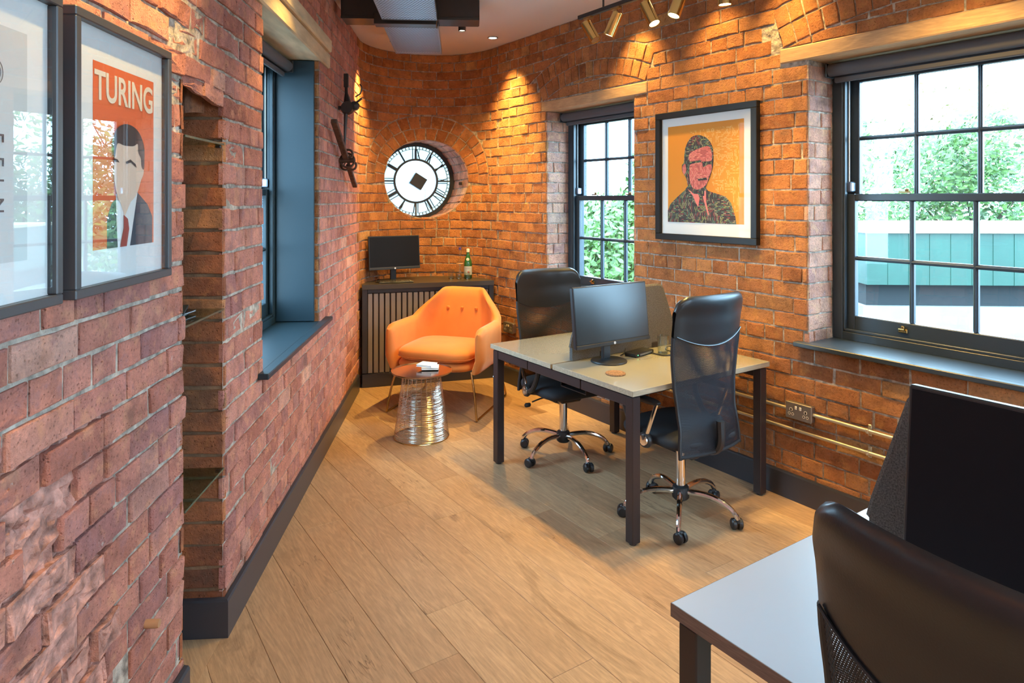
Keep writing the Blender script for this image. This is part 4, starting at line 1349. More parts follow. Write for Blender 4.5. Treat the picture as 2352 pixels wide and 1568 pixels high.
# ------------------------------------------------------------------ old iron clock hands on the left wall
ch = tag(empty('clock_hand', ORG_L, ROT_L), 'long rusty iron tower-clock hand with pierced boss, slanting down the left wall', 'clock hand')
A_ = Vector((4.40, -0.055, 2.125)); B_ = Vector((5.26, -0.055, 1.718)); d_ = (B_ - A_)
Rr = Matrix.Rotation(math.atan2(-d_.z, d_.x), 3, 'Y')
mb = MB(); mb.box(A_ + d_ * 0.26, (d_.length * 0.52, 0.040, 0.030), .004, Rr); mb.build('blade', 'rust', ch)
mb = MB(); mb.box(A_ + d_ * 0.82, (d_.length * 0.36, 0.034, 0.026), .004, Rr); mb.build('counterweight', 'rust', ch)
mb = MB(); hc = A_ + d_ * 0.56
for (dx_, dy_, dz_, R0) in ((0, -.005, 0.0, .050), (0.05, -.03, -.035, .030), (0.05, .018, -.035, .030), (-.04, -.02, .045, .028)):
    c0 = hc + Vector((dx_, dy_, dz_))
    mb.tube([c0 + Vector((0, R0 * math.cos(a), R0 * math.sin(a))) for a in [2 * PI * i / 20 for i in range(20)]], 0.008, 8, closed=True)
mb.tube([hc + Vector((0, -.055, 0)), hc + Vector((0, .050, 0))], .018, 12)
for k_ in range(6):
    a = 2 * PI * k_ / 6
    mb.tube([hc, hc + Vector((0.0, .048 * math.cos(a), .048 * math.sin(a)))], .005, 6)
mb.build('boss', 'rust', ch)
ch = tag(empty('clock_hand', ORG_L, ROT_L), 'short dark iron hand with a hooked bracket, above the long rusty clock hand', 'clock hand')
mb = MB(); mb.box((4.92, -.045, 2.475), (.03, .032, .10), .004); mb.tube([(4.92, -.045, 2.45), (4.90, -.05, 2.38), (4.88, -.06, 2.30)], [.010, .012, .030], 8)
mb.tube([(4.86, -.055, 2.26), (4.84, -.052, 2.12), (4.83, -.05, 1.99)], [.016, .011, .007], 8); mb.build('blade', 'blackmetal', ch)
mb = MB(); mb.lathe([(0, -.03), (.040, -.03), (.050, .0), (.040, .03), (0, .03)], 14, (4.86, -.065, 2.27), 'x', False)
mb.lathe([(0, -.025), (.030, -.02), (.036, .0), (.028, .025), (0, .025)], 12, (4.86, -.115, 2.285), 'x', False)
mb.tube(smooth_path([(4.86, -.10, 2.30), (4.86, -.135, 2.315), (4.86, -.165, 2.34)]), .008, 7)
mb.tube(smooth_path([(4.86, -.12, 2.35), (4.86, -.155, 2.375), (4.86, -.165, 2.42), (4.86, -.15, 2.44)]), .005, 7)
mb.tube([(4.86, -.06, 2.27), (4.86, 0.0, 2.27)], .014, 8)
mb.build('hook', 'blackmetal', ch)

# ------------------------------------------------------------------ niche shelves
for zz, lab in ((1.822, 'topmost glass shelf across the brick niche'), (1.212, 'middle glass shelf in the brick niche with dark booklets on it'), (0.622, 'lowest glass shelf across the dark brick niche')):
    r_ = tag(empty('glass_shelf', Lw(2.3835, 0, zz), ROT_L), lab, 'shelf')
    g = MB(); g.bx(-0.176, 0.176, 0.002, ND - 0.02, -0.003, 0.003); g.build('shelf_board', 'shelfglass', r_, smooth=False)
    g = MB(); g.bx(-0.176, 0.176, 0.0, 0.002, -0.0035, 0.0035); g.build('polished_edge', 'glassedge', r_, smooth=False)
    for xx in (-0.172, 0.172):
        g = MB(); g.box((xx, 0.02, -0.008), (0.014, 0.02, 0.010), .002); g.build('shelf_pin', 'blackmetal', r_)
for k_, (dx_, dy_, rz_, dz_, mm) in enumerate(((0.02, 0.15, 0.15, 0.005, 'plastic'), (-0.02, 0.14, -0.10, 0.013, 'blackmetal'), (0.01, 0.145, 0.30, 0.022, 'navy'))):
    r_ = empty('booklet', Lw(2.3835 + dx_, dy_, 1.212 + dz_ - 0.0015), ROT_L + rz_)
    tag(r_, ['thin black booklet lying at the bottom of the stack on the middle niche shelf', 'dark booklet in the middle of the stack on the niche shelf', 'thin bluish booklet lying uppermost on the middle niche shelf'][k_], 'booklet', 'booklets on the niche shelf')
    g = MB(); g.box((0, 0, 0.004), (0.20, 0.14, 0.003), 0.001); g.box((0, 0, -0.0005), (0.20, 0.14, 0.001), 0); g.build('cover', mm, r_)
    g = MB(); g.box((0.001, 0, 0.0015), (0.194, 0.135, 0.002), 0); g.build('pages', 'paper', r_)

# ------------------------------------------------------------------ ceiling services
bt = tag(empty('ceiling_beam', (-0.70, 4.62, H), math.radians(3.4)), 'black boxed beam crossing the ceiling above the cable tray', 'beam')
mb = MB(); mb.bx(-0.47, 0.475, -0.02, 0.17, -0.145, -0.001, .006); mb.build('casing', 'blackmetal', bt)
mb = MB(); mb.bx(-0.47, 0.475, -0.026, -0.02, -0.148, -0.128, .002); mb.build('bottom_flange', 'blackmetal', bt)


def cable_tray(y0, y1, x0, z, wd_, label, lip):
    # runs along the left wall direction
    r_ = tag(empty('cable_tray', (x0, y0, z), math.atan2(0.9972, -0.0745) - PI / 2), label, 'cable tray')
    L = (y1 - y0)
    me = bpy.data.meshes.new('tray_base')
    me.from_pydata([(-wd_ / 2, 0, 0), (wd_ / 2, 0, 0), (wd_ / 2, L, 0), (-wd_ / 2, L, 0)], [], [(0, 1, 2, 3)])
    uv = me.uv_layers.new(); 
    for li, lp in enumerate(me.loops):
        co = me.vertices[lp.vertex_index].co; uv.data[li].uv = (co.x, co.y)
    me.materials.append(M['tray']); o = bpy.data.objects.new('tray_base', me); COL.objects.link(o); o.parent = r_
    for s_ in (-1, 1):
        mb = MB(); mb.bx(s_ * wd_ / 2 - .001, s_ * wd_ / 2 + .001, 0, L, -0.001, 0.05); mb.build('side_wall', 'galv', r_)
        mb = MB(); mb.tube([(s_ * wd_ * .44, L * .5, 0.0), (s_ * wd_ * .44, L * .5, H - z)], .004, 6); mb.build('hanger_rod', 'galv', r_)
    mb = MB(); mb.bx(-wd_ / 2 + .012, wd_ / 2 - .012, 0.02, L - .02, 0.012, 0.03, .004); mb.build('cable_bundle', 'blackmetal', r_)
    if lip:
        mb = MB(); mb.bx(-wd_ / 2, wd_ / 2, L - .012, L, -0.002, 0.045); mb.build('end_plate', 'blackmetal', r_)
    return r_


cable_tray(1.2, 4.45, -0.436, 2.805, 0.36, 'near daylight-tinted perforated cable tray under the black beam', True)
cable_tray(4.68, 5.53, -0.704, 2.815, 0.375, 'far daylight-tinted perforated cable tray reaching the rounded wall', False)
mb = MB(); mb.box((0, 0, 0), (0.42, 0.10, 0.075), .004)
sb = mb.build('tray_support', 'blackmetal', None); sb.location = (-0.725, 4.58, 2.84); sb.rotation_euler = (0, 0, math.radians(3.4))
tag(sb, 'black cross channel carrying the joint of the two cable trays', 'support bracket')
# small black surface spot and recessed downlight
dl = tag(empty('surface_spotlight', (-0.385, 5.17, H)), 'small black cylinder spotlight under the ceiling right of the cable tray', 'spotlight')
mb = MB(); mb.lathe([(0.0, 0), (0.029, 0), (0.029, -0.085), (0.025, -0.085), (0.024, -0.07), (0.0, -0.07)], 20, (0, 0, 0), 'z', False); mb.build('housing', 'blackmetal', dl)
mb = MB(); mb.lathe([(0.0, -0.078), (0.022, -0.078), (0.022, -0.072), (0.0, -0.072)], 18, (0, 0, 0), 'z', False); mb.build('lens', 'downlens', dl)
dl = tag(empty('surface_spotlight', (-0.99, 5.59, H)), 'small black spotlight hidden above the far cable tray', 'spotlight')
mb = MB(); mb.lathe([(0.0, 0), (0.029, 0), (0.029, -0.07), (0.025, -0.07), (0.024, -0.06), (0.0, -0.06)], 20, (0, 0, 0), 'z', False); mb.build('housing', 'blackmetal', dl)
mb = MB(); mb.lathe([(0.0, -0.066), (0.022, -0.066), (0.022, -0.062), (0.0, -0.062)], 18, (0, 0, 0), 'z', False); mb.build('lens', 'downlens', dl)
spot_light('spot_lamp', (-0.385, 5.17, H - 0.10), (-0.62, 6.1, 0.6), 62, 95, 1.0)
spot_light('spot_lamp', (-1.0, 5.60, H - 0.08), (-1.33, 5.72, 2.35), 70, 50, 0.9)


def downlight(x, y, power, label, angle=70, tx=0, ty=0):
    r_ = tag(empty('downlight', (x, y, H)), label, 'downlight')
    mb = MB(); mb.lathe([(0.034, -0.001), (0.045, -0.001), (0.045, -0.005), (0.036, -0.007), (0.034, -0.001)], 24, (0, 0, 0), 'z', False); mb.build('trim_ring', 'galv', r_)
    mb = MB(); mb.lathe([(0.0, -0.004), (0.033, -0.004), (0.033, -0.001), (0.0, -0.001)], 24, (0, 0, 0), 'z', False); mb.build('lens', 'downlens', r_)
    spot_light('downlight_lamp', (x, y, H - 0.015), (x + tx, y + ty, 0), power, angle, 1.0)


downlight(-0.164, 5.73, 105, 'recessed round downlight near the rounded brick wall', 84)
downlight(-0.72, 3.25, 55, 'recessed downlight beside the left window lintel', 80, -0.5)
downlight(-0.62, 1.75, 75, 'recessed downlight above the framed orange poster', 80, -0.9)
downlight(-0.60, 0.5, 60, 'recessed downlight above the pale framed print', 80, -0.9)
for (xx, dd, pw_, lab) in ((-3.30, -.22, 32, 'recessed downlight washing the bricks right of the narrow window'), (-2.62, -.22, 24, 'recessed downlight washing the bricks above the amber portrait'),
                      (-2.16, -.20, 26, 'recessed downlight washing the bricks at the big window corner')):
    q_ = Rw(xx, dd); q2 = NR * 0.45
    downlight(q_.x, q_.y, pw_, lab, 78, q2.x, q2.y)
downlight(1.5, 1.9, 16, 'recessed downlight above the foreground desk', 90)

# track with brass heads along the right wall
tr = tag(empty('light_track', Rw(0, -0.59, 2.75), ROT_R), 'black suspended lighting track along the right wall', 'lighting track')
mb = MB(); mb.bx(-4.19 * 0 - 3.245, 0.4, -0.014, 0.014, -0.010, 0.014, .002)
mb.build('rail', 'blackmetal', tr)
for xx in (-3.02, -1.4, 0.1):
    mb = MB(); mb.tube([(xx, 0, 0.012), (xx, 0, H - 2.75)], .006, 8); mb.build('suspension_rod', 'blackmetal', tr)


def head(u, v_end, lit, label, lean, power, target, Lc=0.145):
    """brass cylinder hanging from the rail at local x=u; lean: direction the light points (local)"""
    r_ = tag(empty('track_spotlight', Rw(u, -0.59, 2.75), ROT_R), label, 'spotlight')
    d = Vector(lean).normalized()
    piv = Vector((0, 0, -0.075))
    q = d.to_track_quat('-Z', 'Y').to_matrix()
    mb = MB(); mb.tube([(0, 0, -0.008), (0, 0, -0.05)], .010, 10); mb.box((0, 0, -0.016), (.07, .026, .014), .002); mb.build('adapter', 'brass_dark', r_)
    mb = MB(Matrix.Translation(piv) @ q.to_4x4())
    mb.lathe([(0.0, 0.035), (0.030, 0.035), (0.033, 0.031), (0.033, -Lc + .04), (0.029, -Lc + .04), (0.027, -Lc + .055), (0.0, -Lc + .055)], 28, (0, 0, 0), 'z', False)
    mb.build('barrel', 'brightbrass', r_)
    mb = MB(Matrix.Translation(piv) @ q.to_4x4())
    mb.lathe([(0.0, -Lc + .043), (0.0275, -Lc + .043), (0.0275, -Lc + .050), (0.0, -Lc + .050)], 24, (0, 0, 0), 'z', False)
    mb.build('lens', 'lamp' if lit else 'brass_dark', r_)
    if lit:
        wp = Rw(u, -0.59, 2.75)
        Rm = Matrix.Rotation(ROT_R, 3, 'Z')
        p_ = wp + Rm @ (piv + d * (Lc - 0.035)); t_ = p_ + Rm @ d
        spot_light('track_lamp', p_, t_, power * 0.42, 92, 0.7, r=0.025)


# local axes: x right along the wall, y into the wall
head(-3.16, 0, False, 'unlit brass track spotlight at the far left end of the track', (0.62, 0.15, -1.0), 0, None)
head(-2.91, 0, True, 'second brass track spotlight from the left, tilted left and glowing', (-0.40, -0.22, -1.0), 60, None)
head(-2.66, 0, True, 'brass track spotlight third from the left, leaning to the right', (0.50, 0.10, -1.0), 70, None)
head(-2.42, 0, True, 'brass track spotlight with a starry glare, fourth from the left', (-0.15, -0.35, -1.0), 80, None)
head(-2.14, 0, True, 'brass track spotlight pointing down, rightmost in view', (0.0, 0.05, -1.0), 60, None)
head(-1.2, 0, True, 'brass track spotlight beyond the right edge, above the big window', (-0.2, 0.8, -1.0), 30, None)

# ------------------------------------------------------------------ sockets and conduit
def socket(x, z, label, switches=True):
    r_ = tag(empty('wall_socket', Rw(x, 0, z), ROT_R), label, 'socket')
    mb = MB(); mb.bx(-.073, .073, -.036, -0.001, -.043, .043, .005); mb.build('back_box', 'socket', r_)
    mb = MB(); mb.bx(-.0745, .0745, -.041, -.036, -.044, .044, .003); mb.build('face_plate', 'socket', r_)
    for s_ in (-1, 1):
        mb = MB(); mb.bx(s_ * .013 - .006, s_ * .013 + .006, -.045, -.040, .010, .028, .002); mb.build('rocker_switch', 'socketlight', r_)
        mb = MB(); mb.bx(s_ * .042 - .003, s_ * .042 + .003, -.0416, -.040, -.002, .010); mb.bx(s_ * .042 - .014, s_ * .042 - .006, -.0416, -.040, -.020, -.015); mb.bx(s_ * .042 + .006, s_ * .042 + .014, -.0416, -.040, -.020, -.015)
        mb.build('pin_hole', 'socketdark', r_)
        mb = MB(); mb.lathe([(0.006, -.0414), (0.0095, -.0414), (0.0095, -.0405), (0.006, -.0405)], 14, (s_ * .042, 0, .006), 'y', False)
        mb.lathe([(0.0045, -.0414), (0.0075, -.0414), (0.0075, -.0405), (0.0045, -.0405)], 12, (s_ * .042 - .010, 0, -.0175), 'y', False)
        mb.lathe([(0.0045, -.0414), (0.0075, -.0414), (0.0075, -.0405), (0.0045, -.0405)], 12, (s_ * .042 + .010, 0, -.0175), 'y', False)
        mb.build('shutter_mark', 'socketlight', r_)
    return r_


socket(-2.10, 0.492, 'pewter double wall socket on the conduit under the big window')
socket(-4.88, 0.497, 'pewter double wall socket between the orange armchair and the far office chair')
for (a, b, zz, lab) in ((-3.60, -2.174, 0.492, 'upper metal conduit pipe running left of the wall socket'), (-2.026, 0.2, 0.492, 'upper metal conduit pipe running right of the wall socket'), (-3.60, 0.2, 0.386, 'lower metal conduit pipe along the right wall')):
    r_ = tag(empty('conduit_pipe', ORG_R, ROT_R), lab, 'pipe')
    mb = MB(); mb.tube([(a, -.022, zz), (b, -.022, zz)], .010, 12); mb.build('tube', 'conduit', r_)
    for xx in (-3.4, -2.9, -2.35, -1.74, -1.0):
        if a + .05 < xx < b - .05:
            mb = MB(); mb.bx(xx - .007, xx + .007, -.034, -.001, zz - .012, zz + .012, .003); mb.bx(xx - .009, xx + .009, -.006, -.001, zz - .028, zz + .028, .002)
            mb.lathe([(0, -.010), (.004, -.010), (.004, -.005)], 8, (xx, 0, zz + .021), 'y'); mb.lathe([(0, -.010), (.004, -.010), (.004, -.005)], 8, (xx, 0, zz - .021), 'y')
            mb.build('pipe_saddle', 'conduit', r_)

# ------------------------------------------------------------------ cabinet in the rounded end
cbn = tag(empty('cabinet', (0, 0, 0)), 'low charcoal cabinet with grey slatted front built into the rounded end', 'cabinet')
FL = Vector((-1.283, 5.735, 0)); FR_ = Vector((-0.165, 6.070, 0))
fd = (FR_ - FL).normalized(); fn = Vector((fd.y, -fd.x, 0))       # fn towards the room
W_ = (FR_ - FL).length
# worktop polygon: straight front, curved back just inside the wall
def inner_arc(off, n=20):
    out = []
    for i in range(n + 1):
        q = ARCL * i / n
        p_ = Vector(arcmap(q, -off, 0)) + ARC_C
        if (p_ - FL).dot(-fn) > 0.0: out.append((p_.x, p_.y))
    return out


arc = inner_arc(0.018)
e0 = FR_ + fn * 0.0; e1 = FL + fn * 0.0
poly = [tuple((FL + fn * .012)[:2]), tuple((FR_ + fn * .012)[:2])] + arc
ct = MB(); ct.prism(poly, 0.845, 0.885, 'xy'); ct.build('worktop', 'cabinettop', cbn, angle=30)
MW = Matrix(((fd.x, -fn.x, 0, FL.x), (fd.y, -fn.y, 0, FL.y), (0, 0, 1, 0), (0, 0, 0, 1)))   # local x along the front, y away from room
ct = MB(MW); ct.bx(0.002, W_ - .002, 0.03, 0.05, 0.0, 0.845); ct.build('carcass', 'cabinetblack', cbn)
ct = MB(MW); ct.bx(0.0, 0.045, 0.0, 0.03, 0.125, 0.845, .003); ct.build('stile', 'cabinetblack', cbn)
ct = MB(MW); ct.bx(W_ - 0.045, W_, 0.0, 0.03, 0.125, 0.845, .003); ct.build('stile', 'cabinetblack', cbn)
ct = MB(MW); ct.bx(0.045, W_ - 0.045, 0.004, 0.03, 0.81, 0.845, .003); ct.build('top_rail', 'cabinetblack', cbn)
ct = MB(MW); ct.bx(0.002, W_ - .002, 0.012, 0.03, 0.0, 0.118, .003); ct.build('plinth', 'skirt', cbn)
ns = 22
sw = (W_ - 0.09) / ns
ct = MB(MW); ct.bx(0.045, W_ - .045, 0.022, 0.03, 0.122, 0.81); ct.build('slat_backing', 'cabinetgroove', cbn)
for i in range(ns):
    ct = MB(MW); ct.bx(0.045 + sw * i + .005, 0.045 + sw * (i + 1) - .007, 0.004, 0.024, 0.124, 0.806, .003); ct.build('slat', 'cabinet', cbn)


# ------------------------------------------------------------------ monitors
def monitor(loc, rz, w_, h_, zc, tilt, label, base='round', stand_y=0.06, panel='screen'):
    """local: screen faces -y. zc height of screen centre above its base"""
    r_ = tag(empty('monitor', loc, rz), label, 'monitor')
    T = Matrix.Translation((0, 0, zc)) @ Matrix.Rotation(-math.radians(tilt), 4, 'X')
    mb = MB(T); mb.bx(-w_ / 2, w_ / 2, -0.004, 0.022, -h_ / 2, h_ / 2, .004)
    mb.bx(-w_ * .3, w_ * .3, 0.02, 0.045, -h_ * .3, h_ * .2, .01); body = mb.build('housing', 'bezel', r_)
    mb = MB(T); mb.bx(-w_ / 2 + .008, w_ / 2 - .008, -0.0052, -0.0035, -h_ / 2 + .024, h_ / 2 - .008); mb.build('screen', panel, r_, smooth=False)
    mb = MB(T); mb.bx(-w_ / 2, w_ / 2, -0.0075, -0.003, -h_ / 2, -h_ / 2 + .020, .002); lo = mb.build('lower_bezel', 'plastic', r_)
    mb = MB(T); mb.lathe([(0, -.0088), (.0075, -.0088), (.0075, -.0070), (0, -.0070)], 20, (0, 0, -h_ / 2 + .010), 'y', False); mb.build('badge', 'silver', r_)
    mb = MB(); mb.box((0, stand_y, (zc) / 2 + .01), (0.055, 0.022, zc + .02), .005); mb.build('stand_column', 'plastic', r_)
    mb = MB(); mb.box((0, 0.035, zc), (0.08, 0.055, 0.08), .006); mb.build('mount', 'plastic', r_)
    mb = MB()
    if base == 'round':
        mb.lathe([(0.0, 0.0), (0.098, 0.0), (0.100, 0.004), (0.096, 0.010), (0.03, 0.016), (0, 0.016)], 36, (0, stand_y * .5, 0), 'z', False)
    else:
        mb.box((0, stand_y * .4, 0.006), (0.26, 0.17, 0.012), .005)
    mb.build('stand_base', 'plastic', r_)
    return r_


desk_rot = math.atan2(0.5582, 0.8297)
monitor((0.545, 3.655, 0.7305), desk_rot + math.radians(0), 0.535, 0.325, 0.262, 6, 'thin black monitor with silvery blue sheen on the greige desk', 'round', 0.05, 'screen_sheen')
monitor((-1.055, 6.02, 0.8855), math.atan2(0.22, 0.41), 0.475, 0.30, 0.255, 5, 'small black monitor standing on the charcoal cabinet', 'oval', 0.04)
# foreground
desk2_org = Vector((0.35, 1.48, 0)); X2 = Vector((0.5582, -0.8297, 0)); Y2 = NR


def D2(a, b, z=0): return desk2_org + X2 * a + Y2 * b + Vector((0, 0, z))


monitor(D2(0.29 + 0.27, 0.43, 0.7305), ROT_R, 0.54, 0.41, 0.275, 5, 'large black monitor cropped by the right edge on the foreground desk', 'oval', 0.06)

# keyboard and cable on the cabinet
kb = tag(empty('keyboard', (-1.045, 5.905, 0.8855), math.atan2(0.30, 0.95)), 'slim black keyboard in front of the cabinet monitor', 'keyboard')
mb = MB(); mb.bx(-.13, .17, -.05, .05, 0, .012, .003); mb.build('body', 'plastic', kb)
mb = MB()
for i in range(12):
    for j in range(4):
        mb.bx(-.122 + i * .0237, -.122 + i * .0237 + .020, -.042 + j * .021, -.042 + j * .021 + .018, .0115, .016, .001)
mb.build('keys', 'bezel', kb)
cbl = MB(); cbl.tube(smooth_path([(-1.06, 6.06, .893), (-1.14, 6.02, .892), (-1.20, 5.93, .892), (-1.17, 5.86, .892), (-1.10, 5.85, .892), (-1.0, 5.86, .892), (-0.92, 5.90, .892)]), .005, 6)
tag(cbl.build('cable', 'plastic', None), 'black cable looping around the cabinet monitor foot', 'cable')

# bottles and glasses on the cabinet
bt_ = tag(empty('water_bottle', (-0.408, 6.215, 0.8855)), 'green sparkling water bottle with pale blue label', 'bottle')
mb = MB(); mb.lathe([(0, 0), (.034, 0), (.037, .006), (.037, .13), (.034, .155), (.019, .205), (.0135, .235), (.0135, .262)], 24, (0, 0, 0)); mb.build('glass_body', 'greenglass', bt_)
mb = MB(); mb.lathe([(.0378, .035), (.0378, .115)], 24, (0, 0, 0), 'z', False); lb = mb.build('front_label', 'label', bt_)
mb = MB(Matrix.Translation((0.006, -0.0385, 0.062))); star = [((0.011 if i % 2 == 0 else 0.0045) * math.sin(PI * i / 5), (0.011 if i % 2 == 0 else 0.0045) * math.cos(PI * i / 5)) for i in range(10)]
mb.prism(star, -0.0008, 0.0008); mb.build('star', 'red', lb)
text_obj('lettering', 'SPARKLING' if False else 'S.PELLEGRINO', 0.0085, 'blue', lb, (0.0, -0.0392, 0.098))
mb = MB(); mb.lathe([(0, -.032), (.014, -.030), (.014, -.026)], 18, (0, 0, 0.178), 'y'); mb.build('neck_label', 'white', bt_)
mb = MB(); mb.lathe([(0.0145, .244), (.0150, .262), (.0145, .272), (.006, .276), (0, .276)], 18, (0, 0, 0)); mb.build('cap', 'white', bt_)
bt_ = tag(empty('glass_bottle', (-0.485, 6.235, 0.8855)), 'clear glass bottle with thin neck and blue stopper', 'bottle')
mb = MB(); mb.lathe([(0, 0), (.030, 0), (.033, .006), (.033, .125), (.026, .150), (.010, .175), (.009, .265)], 24, (0, 0, 0)); mb.build('glass_body', 'clear', bt_)
mb = MB(); mb.lathe([(0, .262), (.011, .262), (.012, .285), (0, .288)], 16, (0, 0, 0)); mb.build('stopper', 'blue', bt_)
mb = MB(); mb.lathe([(.0336, .135), (.030, .146)], 24, (0, 0, 0), 'z', False); mb.build('red_band', 'dowel', bt_)


def tumbler(x, y, z, h_, r1, label, group=None):
    r_ = tag(empty('tumbler', (x, y, z)), label, 'glass', group)
    mb = MB(); mb.lathe([(0, 0), (r1 * .85, 0), (r1, h_), (r1 - .002, h_), (r1 * .80, .008), (0, .008)], 24, (0, 0, 0), 'z', False); mb.build('bowl', 'clear', r_)
    mb = MB(); mb.lathe([(0, .001), (r1 * .82, .001), (r1 * .82, .007), (0, .007)], 20, (0, 0, 0), 'z', False); mb.build('thick_base', 'brightbrass' if group else 'clear', r_)


tumbler(-0.560, 6.165, 0.8855, 0.085, 0.030, 'gold-based tumbler at the left of the bottles', 'gold-based tumblers')
tumbler(-0.487, 6.150, 0.8855, 0.070, 0.028, 'gold-based tumbler in front of the clear bottle', 'gold-based tumblers')
tumbler(-0.410, 6.140, 0.8855, 0.070, 0.028, 'gold-based tumbler in front of the green bottle', 'gold-based tumblers')

# ------------------------------------------------------------------ orange armchair
ac_rot = math.atan2(-0.302, 0.953)          # local y (back) -> world (0.302,0.953)
AC = tag(empty('armchair', (-0.505, 5.29, 0), ac_rot), 'orange velvet armchair with buttoned back and brass sled legs', 'armchair')


def shell_path(t):
    """t 0..1 around the U, returns x,y, outward normal, backness"""
    hw, fy, by, rc = 0.352, -0.31, 0.25, 0.17
    seg = [(by - rc - fy), rc * PI / 2, 2 * (hw - rc), rc * PI / 2, (by - rc - fy)]
    T = sum(seg); s_ = t * T
    if s_ < seg[0]:
        return -hw, fy + s_, -1, 0, 0.0 + 0.25 * (s_ / seg[0]) ** 2
    s_ -= seg[0]
    if s_ < seg[1]:
        a = s_ / rc
        return -hw + rc - rc * math.cos(a), by - rc + rc * math.sin(a), -math.cos(a), math.sin(a), 0.25 + 0.75 * (a / (PI / 2))
    s_ -= seg[1]
    if s_ < seg[2]: return -hw + rc + s_, by, 0, 1, 1.0
    s_ -= seg[2]
    if s_ < seg[3]:
        a = s_ / rc
        return hw - rc + rc * math.sin(a), by - rc + rc * math.cos(a), math.sin(a), math.cos(a), 1.0 - 0.75 * (a / (PI / 2))
    s_ -= seg[3]
    return hw, by - rc - s_, 1, 0, 0.25 * (1 - s_ / seg[4]) ** 2


def sstep(a, b, x):
    t = max(0, min(1, (x - a) / (b - a))); return t * t * (3 - 2 * t)


def shell_pt(t, k):
    x, y, nx, ny, bk = shell_path(t)
    end = min(t, 1 - t)
    zt = 0.665 + 0.215 * sstep(0.245, 0.345, end)
    zt -= 0.035 * (1 - sstep(0.0, 0.05, end))
    zb = 0.335
    th = 0.036 * (0.35 + 0.65 * math.sqrt(max(0, min(1, end / 0.03))))
    # section: outline going up the inside, over the top, down the outside
    sec = [(-0.8, 0.0), (-1, 0.10), (-1, 0.3), (-1, 0.6), (-1.0, 0.86), (-0.80, 0.955), (-0.35, 0.995), (0.25, 1.0), (0.75, 0.965), (1.0, 0.88), (1.12, 0.6), (1.15, 0.3), (1.0, 0.06), (0.7, 0.0)]
    o_, h_ = sec[k]
    z = zb + (zt - zb) * h_
    lean = bk * (0.30 * max(0, z - 0.42))
    flare = 0.012 * (1 - bk)
    narrow = 1 - 0.34 * sstep(0.66, 0.9, z) * 1.0
    under = -0.030 * (1 - sstep(0.335, 0.42, z))     # tuck in towards the base
    off = o_ * th + flare + under
    X = (x + nx * off) * (narrow if z > 0.66 else 1)
    Y = y + ny * off + lean
    return (X, Y, z)


mb = MB(); NS = 14; NT = 72
ids = [[mb.P(shell_pt(i / NT, k)) for k in range(NS)] for i in range(NT + 1)]
for i in range(NT):
    for k in range(NS):
        mb.f.append((ids[i][k], ids[i + 1][k], ids[i + 1][(k + 1) % NS], ids[i][(k + 1) % NS]))
mb.f.append(tuple(ids[0])); mb.f.append(tuple(ids[-1][::-1]))
mb.build('shell', 'velvet', AC, angle=60)


def pillow(mb, c, hx, hy, hz, p=3.2, nu=40, nv=16, front=0.0):
    def fn(u, v):
        a = 2 * PI * u; b = PI * (v - 0.5)
        ca, sa = math.cos(a), math.sin(a); cb_, sb_ = math.cos(b), math.sin(b)
        e = 2 / p
        f = lambda q: math.copysign(abs(q) ** e, q)
        g = lambda q: math.copysign(abs(q) ** 0.8, q)
        return (c[0] + hx * f(ca) * (abs(cb_) ** 0.45 if abs(cb_) > 1e-9 else 0), c[1] + hy * f(sa) * (abs(cb_) ** 0.45 if abs(cb_) > 1e-9 else 0), c[2] + hz * g(sb_))
    mb.grid(fn, nu, nv, True)


mb = MB(); pillow(mb, (0, -0.055, 0.372), 0.318, 0.292, 0.045, 4); mb.build('seat_base', 'velvet', AC, angle=60)
mb = MB(); pillow(mb, (0, -0.075, 0.455), 0.305, 0.285, 0.062, 4.5); cu_ = mb.build('seat_cushion', 'velvet', AC, angle=60)
mb = MB(); pillow(mb, (0, -0.075, 0.437), 0.309, 0.289, 0.006, 4.5, 40, 6); mb.build('piping', 'velvet', cu_, angle=60)
for xx in (-0.125, 0.0, 0.125):
    zz = 0.715
    yy = 0.25 - 0.036 + 0.30 * (zz - 0.42)
    mb = MB(); pillow(mb, (xx, yy - 0.004, zz), 0.014, 0.010, 0.014, 2.2, 14, 8); mb.build('button', 'velvet', AC, angle=60)
for s_ in (-1, 1):
    mb = MB()
    mb.tube(smooth_path([(s_ * .30, -.27, .345), (s_ * .335, -.30, .20), (s_ * .362, -.325, .03), (s_ * .364, -.31, .009), (s_ * .364, -.20, .008), (s_ * .364, .20, .008), (s_ * .364, .32, .010), (s_ * .360, .355, .035), (s_ * .33, .30, .20), (s_ * .28, .20, .36)], 5), .008, 10)
    mb.build('leg', 'brass', AC)

# ------------------------------------------------------------------ wire side table
st = tag(empty('side_table', (-0.618, 4.585, 0)), 'round metal side table on a flared wire basket base', 'side table')
mb = MB(); mb.lathe([(0, .440), (.200, .440), (.208, .446), (.210, .453), (.206, .454), (.200, .449), (0, .449)], 56, (0, 0, 0), 'z', False); mb.build('table_top', 'tabletop', st)
RT, RB = 0.126, 0.186
mb = MB()
for i in range(26):
    a = 2 * PI * i / 26
    mb.tube([(RT * math.cos(a), RT * math.sin(a), .440), (RB * math.cos(a), RB * math.sin(a), .004)], .0013, 5)
mb.build('upright_wires', 'wire', st)
mb = MB()
for j in range(64):
    f = (j + 0.5) / 64; z = .436 - .426 * f; r_ = RT + (RB - RT) * f
    ph = random.uniform(0, 6)
    mb.tube([((r_) * math.cos(a), (r_) * math.sin(a), z + 0.0028 * math.sin(3 * a + ph)) for a in [2 * PI * k / 40 for k in range(40)]], .0010, 4, closed=True)
mb.build('hoop_wires', 'wire', st)
mb = MB()
